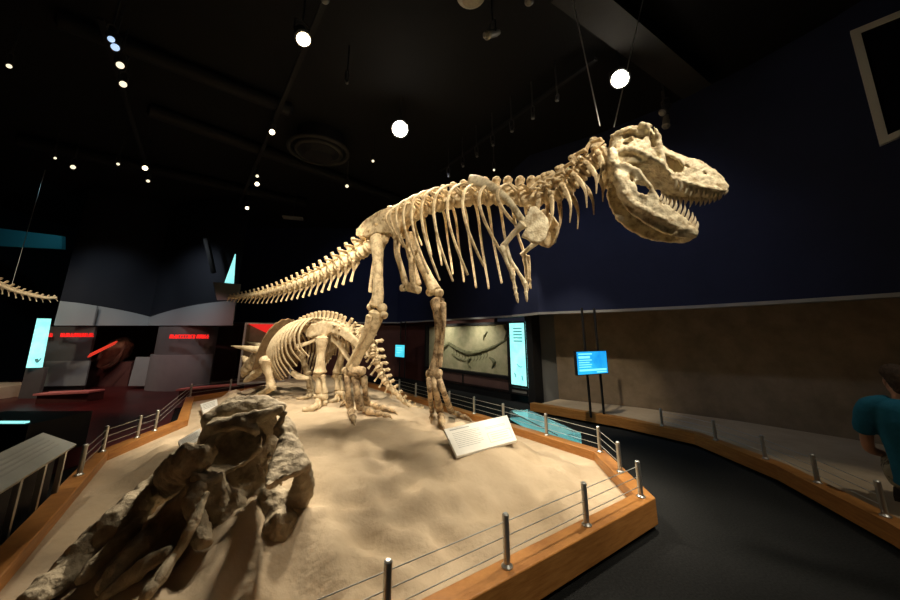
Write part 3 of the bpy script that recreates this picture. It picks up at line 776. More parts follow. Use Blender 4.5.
for i in range(NR):
    for j in (0, NCc):
        a = i*nn+j; fs.append((a, a+nn, m0+a+nn, m0+a))
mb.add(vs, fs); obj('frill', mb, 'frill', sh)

# ------------------------------------------------------------------ fallen fossil skull in front
fore = thing('fallen_fossil_skull', (-1.15, 2.5, .35), 'dark weathered fossil skull with hollow sockets and long horns on sand at left', 'fossil skull')
YF = 2.75
def fp(x, y, Y=YF): return atY(x, y, Y)
mb = MB()
# skull roof: broad rough plate that slopes away from the camera
mb.tube([fp(206, 424, 2.85), fp(228, 412, 2.95), fp(256, 408, 3.0), fp(279, 409, 2.92)], [.10, .15, .15, .07], 12, 4, .6, wide=V((0, 1, .1)))
mb.tube([fp(212, 430, 2.7), fp(240, 421, 2.7), fp(262, 416, 2.72), fp(282, 409, 2.78)], [.07, .06, .045, .03], 10, 4)
# body under the roof, down to the sand
mb.tube([fp(236, 432, 2.95), fp(232, 455, 2.95), fp(232, 480, 2.85), fp(233, 505, 2.75), V((-1.58, 2.62, .30))], [.24, .27, .26, .22, .20], 14, 4, .75, wide=V((1, 0, 0)))
mb.tube([fp(225, 465, 2.85), fp(232, 490, 2.84), fp(234, 512, 2.80), V((-1.55, 2.62, .34))], [.16, .22, .24, .22], 14, 4, .6, wide=V((1, 0, 0)))
mb.tube([fp(258, 420, 2.9), fp(262, 450, 2.9), fp(262, 480, 2.85), fp(258, 505, 2.78)], [.12, .17, .15, .10], 12, 4, .8)
mb.tube([fp(215, 455, 2.65), fp(204, 475, 2.55), fp(214, 500, 2.55), fp(230, 520, 2.55), V((-1.42, 2.45, .35))], [.10, .10, .12, .12, .10], 10, 4)
# socket rim
cx, cy = 230, 447
ring = [fp(cx+30*math.cos(a), cy-3.5*math.cos(a)*0-20*math.sin(a)-7*math.cos(a), 2.66) for a in [2*math.pi*i/18 for i in range(19)]]
mb.tube(ring, .032, 8, 2, rough=.008)
mb.tube([fp(193, 466, 2.5), fp(205, 460, 2.55), fp(222, 458, 2.6), fp(240, 460, 2.62)], [.05, .06, .055, .05], 10, 4, rough=.01)
# knobs on the edge
for x, y, r in [(283, 413, .028), (281, 419, .03), (277, 429, .035), (284, 432, .03), (274, 436, .03), (268, 455, .03), (257, 466, .03), (262, 472, .03)]: mb.ball(fp(x, y, 2.62), r, rough=.01)
# right hand flange
pts = [(281, 409), (287, 417), (293, 430), (300, 446), (307, 464), (303, 470), (285, 477), (263, 488), (266, 472), (274, 452), (279, 432)]
P = [fp(x, y, 2.82-.0085*(y-410)) for x, y in pts]; mb.prism(P, V((-.02, .13, -.06)))
mb.tube([fp(305, 464, 2.66), fp(303, 485, 2.72), fp(296, 505, 2.74), fp(286, 515, 2.74)], [.05, .08, .09, .06], 10, 4)
mb.tube([fp(266, 490, 2.7), fp(275, 505, 2.7), fp(285, 520, 2.65), V((-1.13, 2.5, .38))], [.07, .12, .12, .10], 10, 4, rough=.012)
hook = [fp(222, 431, 2.72), fp(224, 423, 2.72), fp(219, 418, 2.72), fp(212, 419, 2.72)]
mb.tube(hook, [.03, .025, .022, .012], 8, 4)
cut = MB(); cut.ball(fp(230, 447, 2.68), (.20, .32, .135), rot=Matrix.Rotation(-.2, 3, 'Y'))
cut2 = MB(); cut2.tube([fp(275, 418, 2.66), fp(267, 430, 2.64), fp(260, 446, 2.6), fp(258, 458, 2.6)], [.03, .07, .09, .05], 12, 3)
cut3 = MB(); cut3.ball(fp(212, 470, 2.5), (.05, .12, .06))
sk2 = obj('skull', mb, 'fossil', fore); sculpt(sk2, .015, [cut, cut2, cut3], .02, 8, 1)
def lump(name, pts, rad, flat=.8, rough=.02, wide=None, voxel=.014, extra=None):
    mb = MB(); mb.tube(pts, rad, 12, 5, flat, wide, .006)
    if extra:
        for p, r in extra: mb.tube(p, r, 8, 4, .8)
    o = obj(name, mb, 'fossil', fore); sculpt(o, voxel, None, rough, 9, 1); return o
def sp3(x, y, lift): return on_sand(x, y, lift)
# two long horns reaching down left
h1 = [fp(203, 458, 2.62), fp(188, 463, 2.55), sp3(160, 488, .16), sp3(130, 512, .13), sp3(95, 542, .11), sp3(60, 575, .09), sp3(25, 608, .06)]
lump('horn', h1, [.09, .125, .115, .10, .09, .08, .07], .8, .022, extra=[([sp3(158, 500, .10), sp3(135, 525, .09), sp3(105, 555, .08), sp3(80, 582, .06)], [.03, .045, .05, .03])])
h2 = [fp(197, 482, 2.5), sp3(186, 500, .20), sp3(165, 520, .14), sp3(140, 546, .10), sp3(118, 568, .07), sp3(100, 592, .05)]
lump('horn', h2, [.06, .075, .07, .065, .06, .045], .85, .016)
lump('jaw_bone', [sp3(172, 553, .10), sp3(150, 562, .07), sp3(128, 578, .06), sp3(104, 596, .05), sp3(92, 602, .03)], [.04, .05, .045, .035, .015], .7, .014)
lump('jaw_bone', [fp(207, 492, 2.4), sp3(190, 530, .16), sp3(172, 560, .10), sp3(150, 590, .07), sp3(138, 606, .05)], [.022, .030, .032, .03, .022], .9, .008, voxel=.01)
lump('bone_splinter', [fp(198, 505, 2.35), sp3(180, 545, .12), sp3(158, 580, .07), sp3(146, 600, .05)], [.018, .022, .02, .014], .9, .006, voxel=.009)
lump('cheek_bone', [fp(192, 478, 2.5), fp(198, 490, 2.45), fp(190, 505, 2.4), fp(196, 520, 2.38), sp3(205, 545, .05)], [.045, .055, .05, .05, .05], .9, .018)
# small blocks lying by the skull
def slab_sign(name, quad_px, lift, label, cat, m='white', th=.03, lines=True):
    for extra in range(30):      # raise the board until the sand clears it
        P = [(on_sand(x, y, l+.01*extra) if l < .3 else atz(x, y, l)) for (x, y), l in zip(quad_px, lift)]
        n = (P[1]-P[0]).cross(P[3]-P[0]).normalized(); P[2] = atplane(*quad_px[2], P[0], n)
        g = [P[0].lerp(P[1], i/6).lerp(P[3].lerp(P[2], i/6), j/6) for i in range(7) for j in range(7)]
        if min(q.z-sand_z(q.x, q.y) for q in g) > th+.012: break
    root = thing(name, center(P), label, cat)
    n = (P[1]-P[0]).cross(P[3]-P[0]).normalized(); n = n if n.z > 0 else -n
    mb = MB(); mb.prism([p-n*th for p in P], n*th); o = obj('board', mb, m, root); bv = o.modifiers.new('b', 'BEVEL'); bv.width = .004; bv.segments = 2
    mb = MB(); e0, e1 = P[0].lerp(P[1], .2).lerp(P[3].lerp(P[2], .2), .5), P[0].lerp(P[1], .8).lerp(P[3].lerp(P[2], .8), .5)
    for e in (e0, e1): mb.tube([V((e.x, e.y, sand_z(e.x, e.y)-.03)), V((e.x, e.y, e.z-th))], .012, 8, 0)
    obj('stand', mb, 'black', root)
    return root, P, n, o
def on_board(P, u, v, n, e=.002):
    a = P[0].lerp(P[1], u); b = P[3].lerp(P[2], u); return a.lerp(b, v)+n*e
def marks(o, P, n, rects, m, name):
    for i, (u0, v0, u1, v1) in enumerate(rects):
        mb = MB(); mb.prism([on_board(P, u0, v0, n, -.001), on_board(P, u1, v0, n, -.001), on_board(P, u1, v1, n, -.001), on_board(P, u0, v1, n, -.001)], n*.0025); obj(name, mb, m, o)
# white reading panel in the middle of the sand; corners: far left, far right, near right, near left
r, P, n, o = slab_sign('information_sign', [(444, 429), (507, 415), (517, 440), (457, 456)], [.64, .64, .495, .495], 'white slanted information panel standing in the sand by the tall skeleton\'s forward foot', 'sign')
marks(o, P, n, [(.06, .09, .34, .125)], 'ink', 'heading')
marks(o, P, n, [(.07, .24+.065*i, .07+.40-.06*(i % 3 == 2), .252+.065*i) for i in range(9)], 'ink', 'text_line')
marks(o, P, n, [(.56, .30+.055*i, .9, .312+.055*i) for i in range(2)], 'ink', 'text_line')
marks(o, P, n, [(.555, .52, .95, .53), (.555, .86, .95, .87), (.555, .52, .56, .87), (.945, .52, .95, .87)], 'inkgreen', 'box_outline')
marks(o, P, n, [(.60, .60+.08*i, .9, .612+.08*i) for i in range(3)], 'inkgreen', 'text_line')
r, P, n, o = slab_sign('information_sign', [(178, 441), (200, 428), (203, 437), (182, 450)], [.14, .14, .07, .07], 'small white information panel behind the horns of the fallen fossil skull', 'sign')
marks(o, P, n, [(.1, .2+.12*i, .85, .24+.12*i) for i in range(5)], 'ink', 'text_line')
r, P, n, o = slab_sign('information_sign', [(200, 404), (217, 399), (218, 407), (203, 413)], [.12, .12, .06, .06], 'small white information panel near the left curb before the horned skeleton', 'sign')
marks(o, P, n, [(.1, .2+.15*i, .85, .25+.15*i) for i in range(4)], 'ink', 'text_line')

# ------------------------------------------------------------------ displays on the slanted wall
def wq(px0, px1, py00, py01, py10, py11, d):   # quad on the wall plane: left column top/bottom, right column top/bottom
    return [wp(px0, py00, d), wp(px1, py10, d), wp(px1, py11, d), wp(px0, py01, d)]
def panel(name, q, th, m, parent):
    mb = MB(); mb.prism(q, WN*th); return obj(name, mb, m, parent)
def frame_strips(name, q, w, th, m, parent, nrm=None):
    nn = nrm or WN; c = (q[0]+q[1]+q[2]+q[3])/4
    mb = MB()
    for i in range(4):
        a, b = q[i], q[(i+1) % 4]
        ia = a+(q[i-1]-a).normalized()*w+(b-a).normalized()*w; ib = b+(q[(i+2) % 4]-b).normalized()*w+(a-b).normalized()*w
        mb.prism([a, b, ib, ia], nn*th)
    return obj(name, mb, m, parent)
def upright(q):      # make a picture quad truly rectangular on the wall: level top and bottom
    zt = (q[0].z+q[1].z)/2; zb = (q[2].z+q[3].z)/2
    return [V((q[0].x, q[0].y, zt)), V((q[1].x, q[1].y, zt)), V((q[1].x, q[1].y, zb)), V((q[0].x, q[0].y, zb))]
q = upright(wq(425, 508, 325, 363, 321, 386, 0)); base = V((*((q[2]+q[3])/2).xy, 0))
case = thing('fossil_display', base, 'long wall case showing a curved fossil in an olive rock slab', 'display case')
q_case = q; frame_strips('frame', q, .07, .25, 'black', case)
q2 = [p+WN*.14 for p in q]; slab = panel('rock_slab', q2, .10, 'slab', case)
def sp_(u, v, e=.0):
    a = q2[0].lerp(q2[1], u); b = q2[3].lerp(q2[2], u); return a.lerp(b, v)-WN*e
mb = MB()
mb.tube([sp_(*p) for p in [(.30, .42), (.40, .52), (.52, .60), (.66, .58), (.80, .48), (.90, .38), (.97, .30)]], [.05, .065, .07, .06, .045, .03, .015], 8, 5, rough=.012)
obj('fossil_backbone', mb, 'slabbone', slab)
for i in range(12):
    u = .36+.035*i; v = .50+.10*math.sin(i/11*3.0)
    mb = MB(); mb.tube([sp_(u, v+.03), sp_(u+.015, v+.10), sp_(u-.005, v+.17)], [.016, .014, .008], 6, 3); obj('fossil_rib', mb, 'slabbone', slab)
for pts, rr in [([(.30, .44), (.22, .52), (.15, .60), (.10, .66)], [.05, .09, .07, .03]), ([(.58, .70), (.55, .80), (.58, .90)], [.05, .06, .02]), ([(.78, .66), (.83, .74), (.80, .86)], [.04, .06, .02]), ([(.76, .18), (.73, .27), (.72, .34)], [.03, .05, .03]), ([(.93, .06), (.95, .2), (.93, .33)], [.03, .045, .03]), ([(.35, .64), (.44, .72), (.52, .76)], [.04, .05, .03])]:
    mb = MB(); mb.tube([sp_(*p) for p in pts], rr, 8, 4, .6, rough=.012); obj('fossil_bone', mb, 'slabbone', slab)
zb = q[3].z; q3 = [V((*p.xy, z)) for p, z in ((q[0], zb-.02), (q[1], zb-.02), (q[1], .18), (q[0], .18))]
panel('lower_panel', [a.lerp(b, .02) for a, b in zip(q3, [q3[1], q3[0], q3[3], q3[2]])], .2, 'maroonpanel', case)
frame_strips('lower_frame', q3, .06, .1, 'black', case)
for u in (.52,):
    mb = MB(); a = q3[0].lerp(q3[1], u); c2 = q3[1].lerp(q3[0], 1-u-.012); mb.prism([a, c2, V((*c2.xy, .18)), V((*a.xy, .18))], -WN*.02); obj('lower_stile', mb, 'black', case)
mb = MB(); mb.prism([V((*q3[0].xy, 0)), V((*q3[1].xy, 0)), V((*q3[1].xy, .16)), V((*q3[0].xy, .16))], WN*.3); obj('plinth', mb, 'black', case)
q = upright(wq(508, 525, 322, 386, 321, 387, -.03)); lb = thing('lightbox_panel', V((*((q[2]+q[3])/2).xy, 0)), 'tall glowing pale cyan panel to the right of the curved fossil case', 'light panel')
panel('lit_face', q, .08, 'cyan', lb); frame_strips('frame', [p-WN*.001 for p in q], .04, .06, 'black', lb)
def lp(u, v): return q[0].lerp(q[1], u).lerp(q[3].lerp(q[2], u), v)-WN*.004
mb = MB(); mb.tube([lp(.45, .66), lp(.6, .70), lp(.75, .69)], [.02, .03, .01], 6, 3, .3); mb.tube([lp(.3, .80), lp(.36, .86)], [.03, .02], 6, 2, .3); mb.tube([lp(.7, .83), lp(.75, .90)], [.03, .02], 6, 2, .3); obj('printed_animal', mb, 'cyandark', lb)
for i in range(5):
    mb = MB(); mb.prism([lp(.3, .10+.05*i), lp(.8, .10+.05*i), lp(.8, .115+.05*i), lp(.3, .115+.05*i)], -WN*.004); obj('text_line', mb, 'cyandark', lb)
zz = q[3].z; q4 = [V((*q[0].xy, zz-.03)), V((*q[1].xy, zz-.03)), V((*q[1].xy, .18)), V((*q[0].xy, .18))]
panel('lower_panel', q4, .1, 'greywall', lb); frame_strips('lower_frame', [p-WN*.002 for p in q4], .05, .06, 'black', lb)
# small screen on twin poles by the red wall
def pole_screen(px0, px1, pyt, pyb, poles, ptop, pbot, off_, label, m, text, group=None, plane=None, tilt=0):
    o_, n_ = plane
    A = atplane(px0, pyt, o_, n_); B = atplane(px1, pyt, o_, n_); Cc = atplane(px1, pyb, o_, n_); D = atplane(px0, pyb, o_, n_)
    zt = (A.z+B.z)/2; zb = (Cc.z+D.z)/2
    A.z = B.z = zt; Cc = V((*B.xy, zb)); D = V((*A.xy, zb)); nn = V((-(B-A).y, (B-A).x, 0)).normalized()
    root = thing('information_screen', V((*((A+B)/2).xy, 0)), label, 'screen', group)
    e = .018; a2 = [A+(A-Cc).normalized()*e*1.4, B+(B-D).normalized()*e*1.4, Cc+(Cc-A).normalized()*e*1.4, D+(D-B).normalized()*e*1.4]
    mb = MB(); mb.prism([p+nn*.004 for p in a2], nn*.05); obj('housing', mb, 'black', root)
    mb = MB(); mb.prism([A, B, Cc, D], nn*.01); f = obj('display', mb, m, root)
    for i, (u0, v0, u1, v1) in enumerate(text):
        g = lambda u, v: A.lerp(B, u).lerp(D.lerp(Cc, u), v)-nn*.001
        mb = MB(); mb.prism([g(u0, v0), g(u1, v0), g(u1, v1), g(u0, v1)], nn*.002); obj('text_line', mb, 'screenglow', f)
    for x in poles:
        p = A.lerp(B, x)+nn*.09; mb = MB(); mb.tube([V((p.x, p.y, pbot)), V((p.x, p.y, ptop))], .022, 10, 0); obj('pole', mb, 'black', root)
    return root
T1 = [(.05, .08, .5, .13), (.05, .2, .42, .30), (.05, .36, .48, .40), (.05, .46, .40, .50), (.05, .56, .47, .60), (.05, .66, .44, .70), (.05, .78, .96, .86), (.62, .9, .96, .95)]
so_ = atz(604, 417, .17); sn = V((.45, -.89, 0)).normalized()
pole_screen(576.5, 606, 351.5, 374, (.42, .86), 2.1, .17, 0, 'glowing blue information screen on two black poles before the brown wall', 'screen', T1, None, (so_, sn))
po = wp(400, 350, -.35)
pole_screen(395.5, 404.5, 345, 357, (.3, .85), 2.1, .0, 0, 'small glowing teal screen on black poles against the dark red wall', 'screen2', [(.15, .2, .7, .28), (.15, .4, .8, .46), (.15, .6, .6, .66)], None, (po, WN))
# glass topped table case on the path
A = atz(506, 411, .42); B = atz(528, 409, .42); Cc = atz(576, 433, .42); D = atz(558, 441, .42)
A, B, Cc, D = atz(506, 411, .27), atz(527, 409, .27), atz(579, 432, .27), atz(566, 436, .27)
ax = ((Cc-B)).normalized(); pr = V((-ax.y, ax.x, 0)); L_ = (Cc-B).length
tc = thing('table_case', V(((A+Cc)/2).xy.to_3d()), 'low glass topped display table with pale cyan glow beyond the right curb', 'display table')
c0 = (A+D)/2*.5+(B+Cc)/2*.5; ang = math.atan2(ax.y, ax.x); rot = Matrix.Rotation(ang, 3, 'Z'); wdt = .36
mb = MB(); mb.box((c0.x, c0.y, .06), (L_*.94, wdt*.9, .12), rot); obj('plinth', mb, 'canopy', tc)
mb = MB(); mb.box((c0.x, c0.y, .135), (L_, wdt, .03), rot); obj('lit_tray', mb, 'cyantray', tc)
mb = MB(); mb.box((c0.x, c0.y, .21), (L_, wdt, .12), rot); obj('glass_cover', mb, 'glass', tc)
l = bpy.data.lights.new('case_light', 'AREA'); l.energy = 2.2; l.color = (.45, .95, 1); l.size = .5; lo = bpy.data.objects.new('case_light', l); C.objects.link(lo); lo.location = (c0.x-.3, c0.y+.6, 1.9)
# tall picture frame high on the navy wall
FRp = V((4.5, 4.1, 0)); FRn = V((.76, .65, 0)).normalized()
fr_ = thing('picture', atplane(880, 145, FRp, FRn), 'pale metal frame with dark pane high on the navy wall at top right', 'frame')
q = [atplane(850, 31, FRp, FRn), atplane(935, -4, FRp, FRn), atplane(960, 110, FRp, FRn), atplane(880, 145, FRp, FRn)]
q[3] = V((q[0].x, q[0].y, q[3].z)) if False else q[3]
frame_strips('frame', q, .075, .06, 'frame', fr_, FRn); mb = MB(); mb.prism([p+FRn*.02 for p in q], FRn*.02); obj('pane', mb, 'pane', fr_)

# ------------------------------------------------------------------ gallery on the left
def vquad(px0, px1, pyt, pyb, Y0, Y1=None):
    """upright rectangle between two picture columns at depths Y0, Y1"""
    Y1 = Y0 if Y1 is None else Y1
    a, b = atY(px0, pyt, Y0), atY(px1, pyt, Y1); zb = (atY(px0, pyb, Y0).z+atY(px1, pyb, Y1).z)/2; zt = (a.z+b.z)/2
    return [V((*a.xy, zt)), V((*b.xy, zt)), V((*b.xy, zb)), V((*a.xy, zb))]
def qn(q): return (q[1]-q[0]).cross(UP).normalized()*-1
def wall_q(name, q, th, m):
    mb = MB(); mb.prism(q, qn(q)*th); return struct(name, mb, m)
ZB = 2.15
def canopy(name, pts, m='canopydark'):
    P = [atY(x, y, Y) for x, y, Y in pts]; P = [V(p) for p in cr([tuple(p) for p in P], 6)]
    rings = [[p, V((p.x, p.y, CEIL)), V((p.x-.3, p.y+.5, CEIL)), V((p.x-.3, p.y+.5, p.z))] for p in P]
    mb = MB(); mb.rings(rings); return struct(name, mb, m, 30)
canopy('trim_4', [(60, 301, 9.6), (78, 303, 9.8), (97, 306, 10.1), (125, 311, 10.6), (150, 317, 11.2)])
canopy('trim_5', [(150, 317, 11.2), (165, 312, 10.8), (185, 307, 10.5), (208, 303, 10.3), (236, 300, 10.2)])
for nme, pts in (('wall_band_1', [(60, 301, 9.5), (78, 303, 9.7), (97, 306, 10.0)]), ('wall_band_2', [(97.5, 306, 10.1), (125, 311, 10.6), (150, 317, 11.2)]), ('wall_band_3', [(150, 317, 11.2), (165, 312, 10.8), (185, 307, 10.5), (208, 303, 10.3), (236, 300, 10.2)])):
    pts = cr(pts, 5); mb = MB(); rings = []
    for x, y, Y in pts:
        a, b = atY(x, y, Y-.06), atY(x, 325.5, Y-.06); b.x = a.x
        rings.append([a, b, b+V((0, .05, 0)), a+V((0, .05, 0))])
    mb.rings(rings); struct(nme, mb, 'bandgrey', 30)
q = vquad(60, 240, 325, 395, 13.0, 13.0); q = [V((p.x, p.y, z)) for p, z in zip(q, (1.95, 1.95, 0, 0))]; wall_q('wall_gallery_back', q, .1, 'maroon')
mb = MB(); a, b, c, d = atz(60, 325.5, 1.86), atz(235, 325.5, 1.86), atz(235, 328, 1.86), atz(60, 328, 1.86)
mb.prism([V((-13.0, 11.1, 1.92)), V((-7.0, 11.6, 1.92)), V((-7.0, 13.0, 1.92)), V((-14, 13.0, 1.92))], (0, 0, .04)); struct('trim_6', mb, 'maroon')
def letters(root, q, n_, widths, gap, h, m='red'):
    """row of block letters"""
def text_panel(root, px0, px1, pyt, pyb, Y, groups, slant=.25):
    """small red raised letters between two columns"""
    rnd = random.Random(int(px0)); x = px0
    for wgt in groups:
        x = wgt[0]
        while x < wgt[1]:
            w_ = 2.0; k = rnd.randint(0, 3); A = lambda u, v: atY(x+u*w_+(1-v)*slant*2, pyt+(pyb-pyt)*v, Y)
            mb = MB(); bar = lambda u0, v0, u1, v1: mb.prism([A(u0, v0), A(u1, v0), A(u1, v1), A(u0, v1)], (0, .03, 0))
            bar(0, 0, .32, 1)
            if k in (0, 1): bar(.3, 0, .85, .22)
            if k in (0, 2): bar(.3, .4, .8, .6)
            if k in (1, 2, 3): bar(.3, .78, .85, 1)
            if k in (0, 3): bar(.6, .1, .88, .95)
            obj('letter', mb, 'red', root); x += w_*1.3
# left text wall
q = vquad(50, 96, 325, 392, 10.5, 10.7); root = thing('text_wall', V((*((q[2]+q[3])/2).xy, 0)), 'dark grey gallery wall with a short line of glowing red letters beside the cyan panel', 'text wall')
q = [V((p.x, p.y, z)) for p, z in zip(q, (1.85, 1.85, 0, 0))]
mb = MB(); mb.prism(q, qn(q)*.1); obj('board', mb, 'darkpanel', root)
q2 = vquad(46, 90, 361, 386, 10.40, 10.6); mb = MB(); mb.prism(q2, qn(q2)*.05); obj('lower_board', mb, 'palepanel', root)
text_panel(root, 45, 94, 333, 337, 10.38, [(47, 51), (60, 93)])
# round drum with the second text
c = atY(182, 350, 10.9); rad = .88; pts = [(c.x+rad*math.cos(a), c.y+.2+rad*.7*math.sin(a)) for a in [math.pi*(1.02+.96*i/16) for i in range(17)]]
root = thing('text_drum', V((c.x, c.y, 0)), 'curved grey gallery drum with glowing red letters left of the horned skeleton', 'text wall')
mb = MB(); mb.rings([[V((x, y, 0)), V((x, y, 1.85)), V((x, y+.08, 1.85)), V((x, y+.08, 0))] for x, y in pts]); obj('board', mb, 'darkpanel', root)
mb = MB(); mb.rings([[V((x+(x-c.x)*.06, y-.06, 0)), V((x+(x-c.x)*.06, y-.06, 1.02)), V((x, y, 1.02)), V((x, y, 0))] for x, y in pts]); obj('lower_board', mb, 'palepanel', root)
text_panel(root, 168, 209, 334.5, 338.5, 10.25, [(169, 193), (196, 207)], .5)
q = vquad(140, 150, 357, 386, 10.6, 10.9); root2 = thing('leaning_panel', V((*((q[2]+q[3])/2).xy, 0)), 'pale slanted panel between the grey drum and the reddish exhibit', 'panel')
P = [atY(136, 357, 11.0), atY(153, 357, 10.9), atY(146, 386, 10.8), atY(128, 386, 10.9)]; mb = MB(); mb.prism(P, (0, .06, 0)); obj('board', mb, 'palepanel', root2)
# red lit strip and reddish exhibit
q = [atY(87, 357.5, 10.3), atY(90, 353.5, 10.3), atY(116, 341, 10.6), atY(113, 344.5, 10.6)]
root = thing('rock_exhibit', atz(112, 392, 0), 'reddish rock exhibit with slanting red light strip in the niche between the red texts', 'exhibit')
mb = MB(); mb.prism(q, (0, .06, 0)); obj('light_strip', mb, 'redlamp', root, label='slanting glowing red light strip')
mb = MB(); mb.tube([atY(104, 366, 11.6), atY(112, 356, 11.6), atY(122, 347, 11.7), atY(130, 342, 11.8)], [.28, .34, .36, .2], 12, 4, .7, rough=.05)
M['redrock'] = mat('red_rock', (.12, .035, .02), (.34, .14, .08), 3, .8, .5, 12); obj('rock', mb, 'redrock', root)
mb = MB(); mb.tube([atY(103, 368, 11.3), atY(113, 364, 11.3), atY(122, 352, 11.3), atY(127, 342, 11.4)], [.06, .07, .05, .03], 8, 4, rough=.02); obj('bone', mb, 'redrock', root)
mb = MB(); mb.box((atY(115, 380, 11.8).x, 11.8, .38), (1.5, .7, .76)); obj('plinth', mb, 'maroon', root)
# lit pink ledges at the foot of the walls
for a, b, y0, y1, Y in ((33, 89, 388, 395, 9.3), (176, 236, 384, 389, 9.5)):
    root = thing('ledge', (*atY((a+b)/2, 392, Y).xy, 0), 'low ledge with lit pink top below the %s' % ('cyan panel and left red text' if a < 100 else 'curved drum with red text'), 'ledge')
    p0, p1 = atz(a, 394 if a < 100 else 389.5, .25), atz(b, 391.5 if a < 100 else 384.5, .25); dd = V((0, .4, 0))
    mb = MB(); mb.prism([V((p.x, p.y, .21)) for p in (p0, p1, p1+dd, p0+dd)], (0, 0, .04)); obj('top', mb, 'pinkledge', root)
    mb = MB(); mb.prism([V((p.x, p.y, 0)) for p in (p0+V((.05, .05, 0)), p1+V((-.05, .05, 0)), p1+dd, p0+dd)], (0, 0, .205)); obj('plinth', mb, 'maroon', root)
# framed panel with a red peak behind the horned skull
q = vquad(245, 296, 323, 383, 9.9, 10.6); root = thing('display_board', V((*((q[2]+q[3])/2).xy, 0)), 'framed dark panel with red top corner behind the horned skull', 'panel')
n_ = qn(q); mb = MB(); mb.prism([p+n_*.05 for p in q], n_*.05); obj('board', mb, 'brown', root); frame_strips('frame', q, .05, .05, 'frame', root, n_)
def fq(u, v): return q[0].lerp(q[1], u).lerp(q[3].lerp(q[2], u), v)
mb = MB(); mb.prism([fq(.06, .02), fq(.94, .02), fq(.5, .20)], n_*.045); obj('red_peak', mb, 'red', root)
mb = MB(); mb.prism([fq(.72, .48), fq(1.0, .52), fq(1.0, .62), fq(.74, .58)], n_*.045); obj('red_stripe', mb, 'red', root)
# tall cyan light panel at the far left, a mirror image built solid
q = [atY(37, 318.5, 9.2), atY(49, 318.5, 9.3), atY(39, 367.5, 9.3), atY(26, 367.5, 9.2)]
q = [V((q[0].x, q[0].y, q[0].z)), V((q[1].x, q[1].y, q[0].z)), V((q[2].x+.02, q[1].y, q[2].z)), V((q[3].x, q[0].y, q[2].z))]
root = thing('lightbox_panel', V((*((q[2]+q[3])/2).xy, 0)), 'leaning glowing cyan light panel mirrored at the far left below the reflected tail', 'light panel')
mb = MB(); mb.prism(q, (0, .06, 0)); lf = obj('lit_face', mb, 'cyan', root)
mb = MB(); c2 = (q[2]+q[3])/2; mb.tube([c2+V((.04, -.01, .22)), c2+V((.1, -.01, .14)), c2+V((.16, -.01, .24))], [.03, .03, .02], 6, 2, .3); obj('printed_animal', mb, 'cyandark', lf)
mb = MB(); mb.box((c2.x, c2.y+.1, c2.z/2), (.5, .08, c2.z)); obj('stand', mb, 'darkpanel', root)
# sand bed and tail mirrored at the left edge, reflections built as solid objects
pl = thing('reflected_sand_bed', (-13.25, 9.2, 0), 'reflected pale sand bed with oak edge at the left border', 'display platform')
p = [atz(-40, 394, .35), atz(29, 392, .35), atz(29, 411, .0)]
mb = MB(); mb.box((-13.25, 9.35, .15), (3.6, 1.6, .30)); obj('sand_surface', mb, 'sand', pl); mb = MB(); mb.box((-13.25, 8.52, .31), (3.7, .08, .05)); obj('wooden_curb', mb, 'oak', pl)
mb = MB(); mb.tube([(-11.7, 8.45, 0), (-11.7, 8.45, .45)], .025, 8, 0); obj('post', mb, 'steel', pl)
TP = [(56, 298), (45, 298), (30, 295), (15, 291), (0, 285), (-30, 272), (-60, 255)]
tl = thing('reflected_tail_skeleton', atY(20, 294, 8.6), 'reflected tail built as tapering bones at the left border above the cyan panel', 'dinosaur skeleton')
tq = [atY(x, y, 8.8-.006*(56-x)) for x, y in TP]; tqs = [V(p) for p in cr([tuple(p) for p in tq], 6)]; acc3 = [0]
for a, b2 in zip(tqs, tqs[1:]): acc3.append(acc3[-1]+(b2-a).length)
s = .05; i = 0
while s < acc3[-1]-.1:
    for k in range(len(acc3)-1):
        if acc3[k] <= s <= acc3[k+1]: p = tqs[k].lerp(tqs[k+1], (s-acc3[k])/(acc3[k+1]-acc3[k])); t = -(tqs[k+1]-tqs[k]).normalized(); break
    r = t.cross(UP).normalized(); u = r.cross(t).normalized(); g = min(1, s/2.6); Lh = .13+.05*g
    vertebra(tl, (p, -t, -r, u), Lh*.88, .032+.05*g, .03+.14*g, .05+.04*g, .6, 0, .07+.18*g, .8); s += Lh
mb = MB(); a = tqs[20]; mb.tube([a+V((0, 0, .1)), V((a.x, a.y, CEIL))], .006, 6, 0); obj('hanging_cable', mb, 'cable', tl)
# teal lit band high at left, balcony opening
q = [atY(-20, 226, 10), atY(62, 236, 10), atY(62, 249, 10), atY(-20, 245, 10)]; mb = MB(); mb.prism(q, (0, .1, 0)); struct('trim_7', mb, 'tealband')
root = thing('balcony_opening', atY(222, 300, 9.4), 'upper balcony opening with a cyan banner and grey parapet above the tail tip', 'balcony')
Yb = 9.3
mb = MB(); mb.prism([atY(213, 282, Yb), atY(240, 284, Yb), atY(238, 300, Yb), atY(217, 300, Yb)], (0, .05, 0)); obj('parapet', mb, 'bandgrey', root)
mb = MB(); mb.prism([atY(224, 284, Yb+.12), atY(235, 254, Yb+.12), atY(233, 284, Yb+.12)], (0, .04, 0)); obj('banner', mb, 'cyan', root)
mb = MB(); mb.prism([atY(203, 238, Yb+.2), atY(207, 238, Yb+.2), atY(214, 272, Yb+.2), atY(211, 273, Yb+.2)], (0, .1, 0)); obj('pillar', mb, 'duct', root)
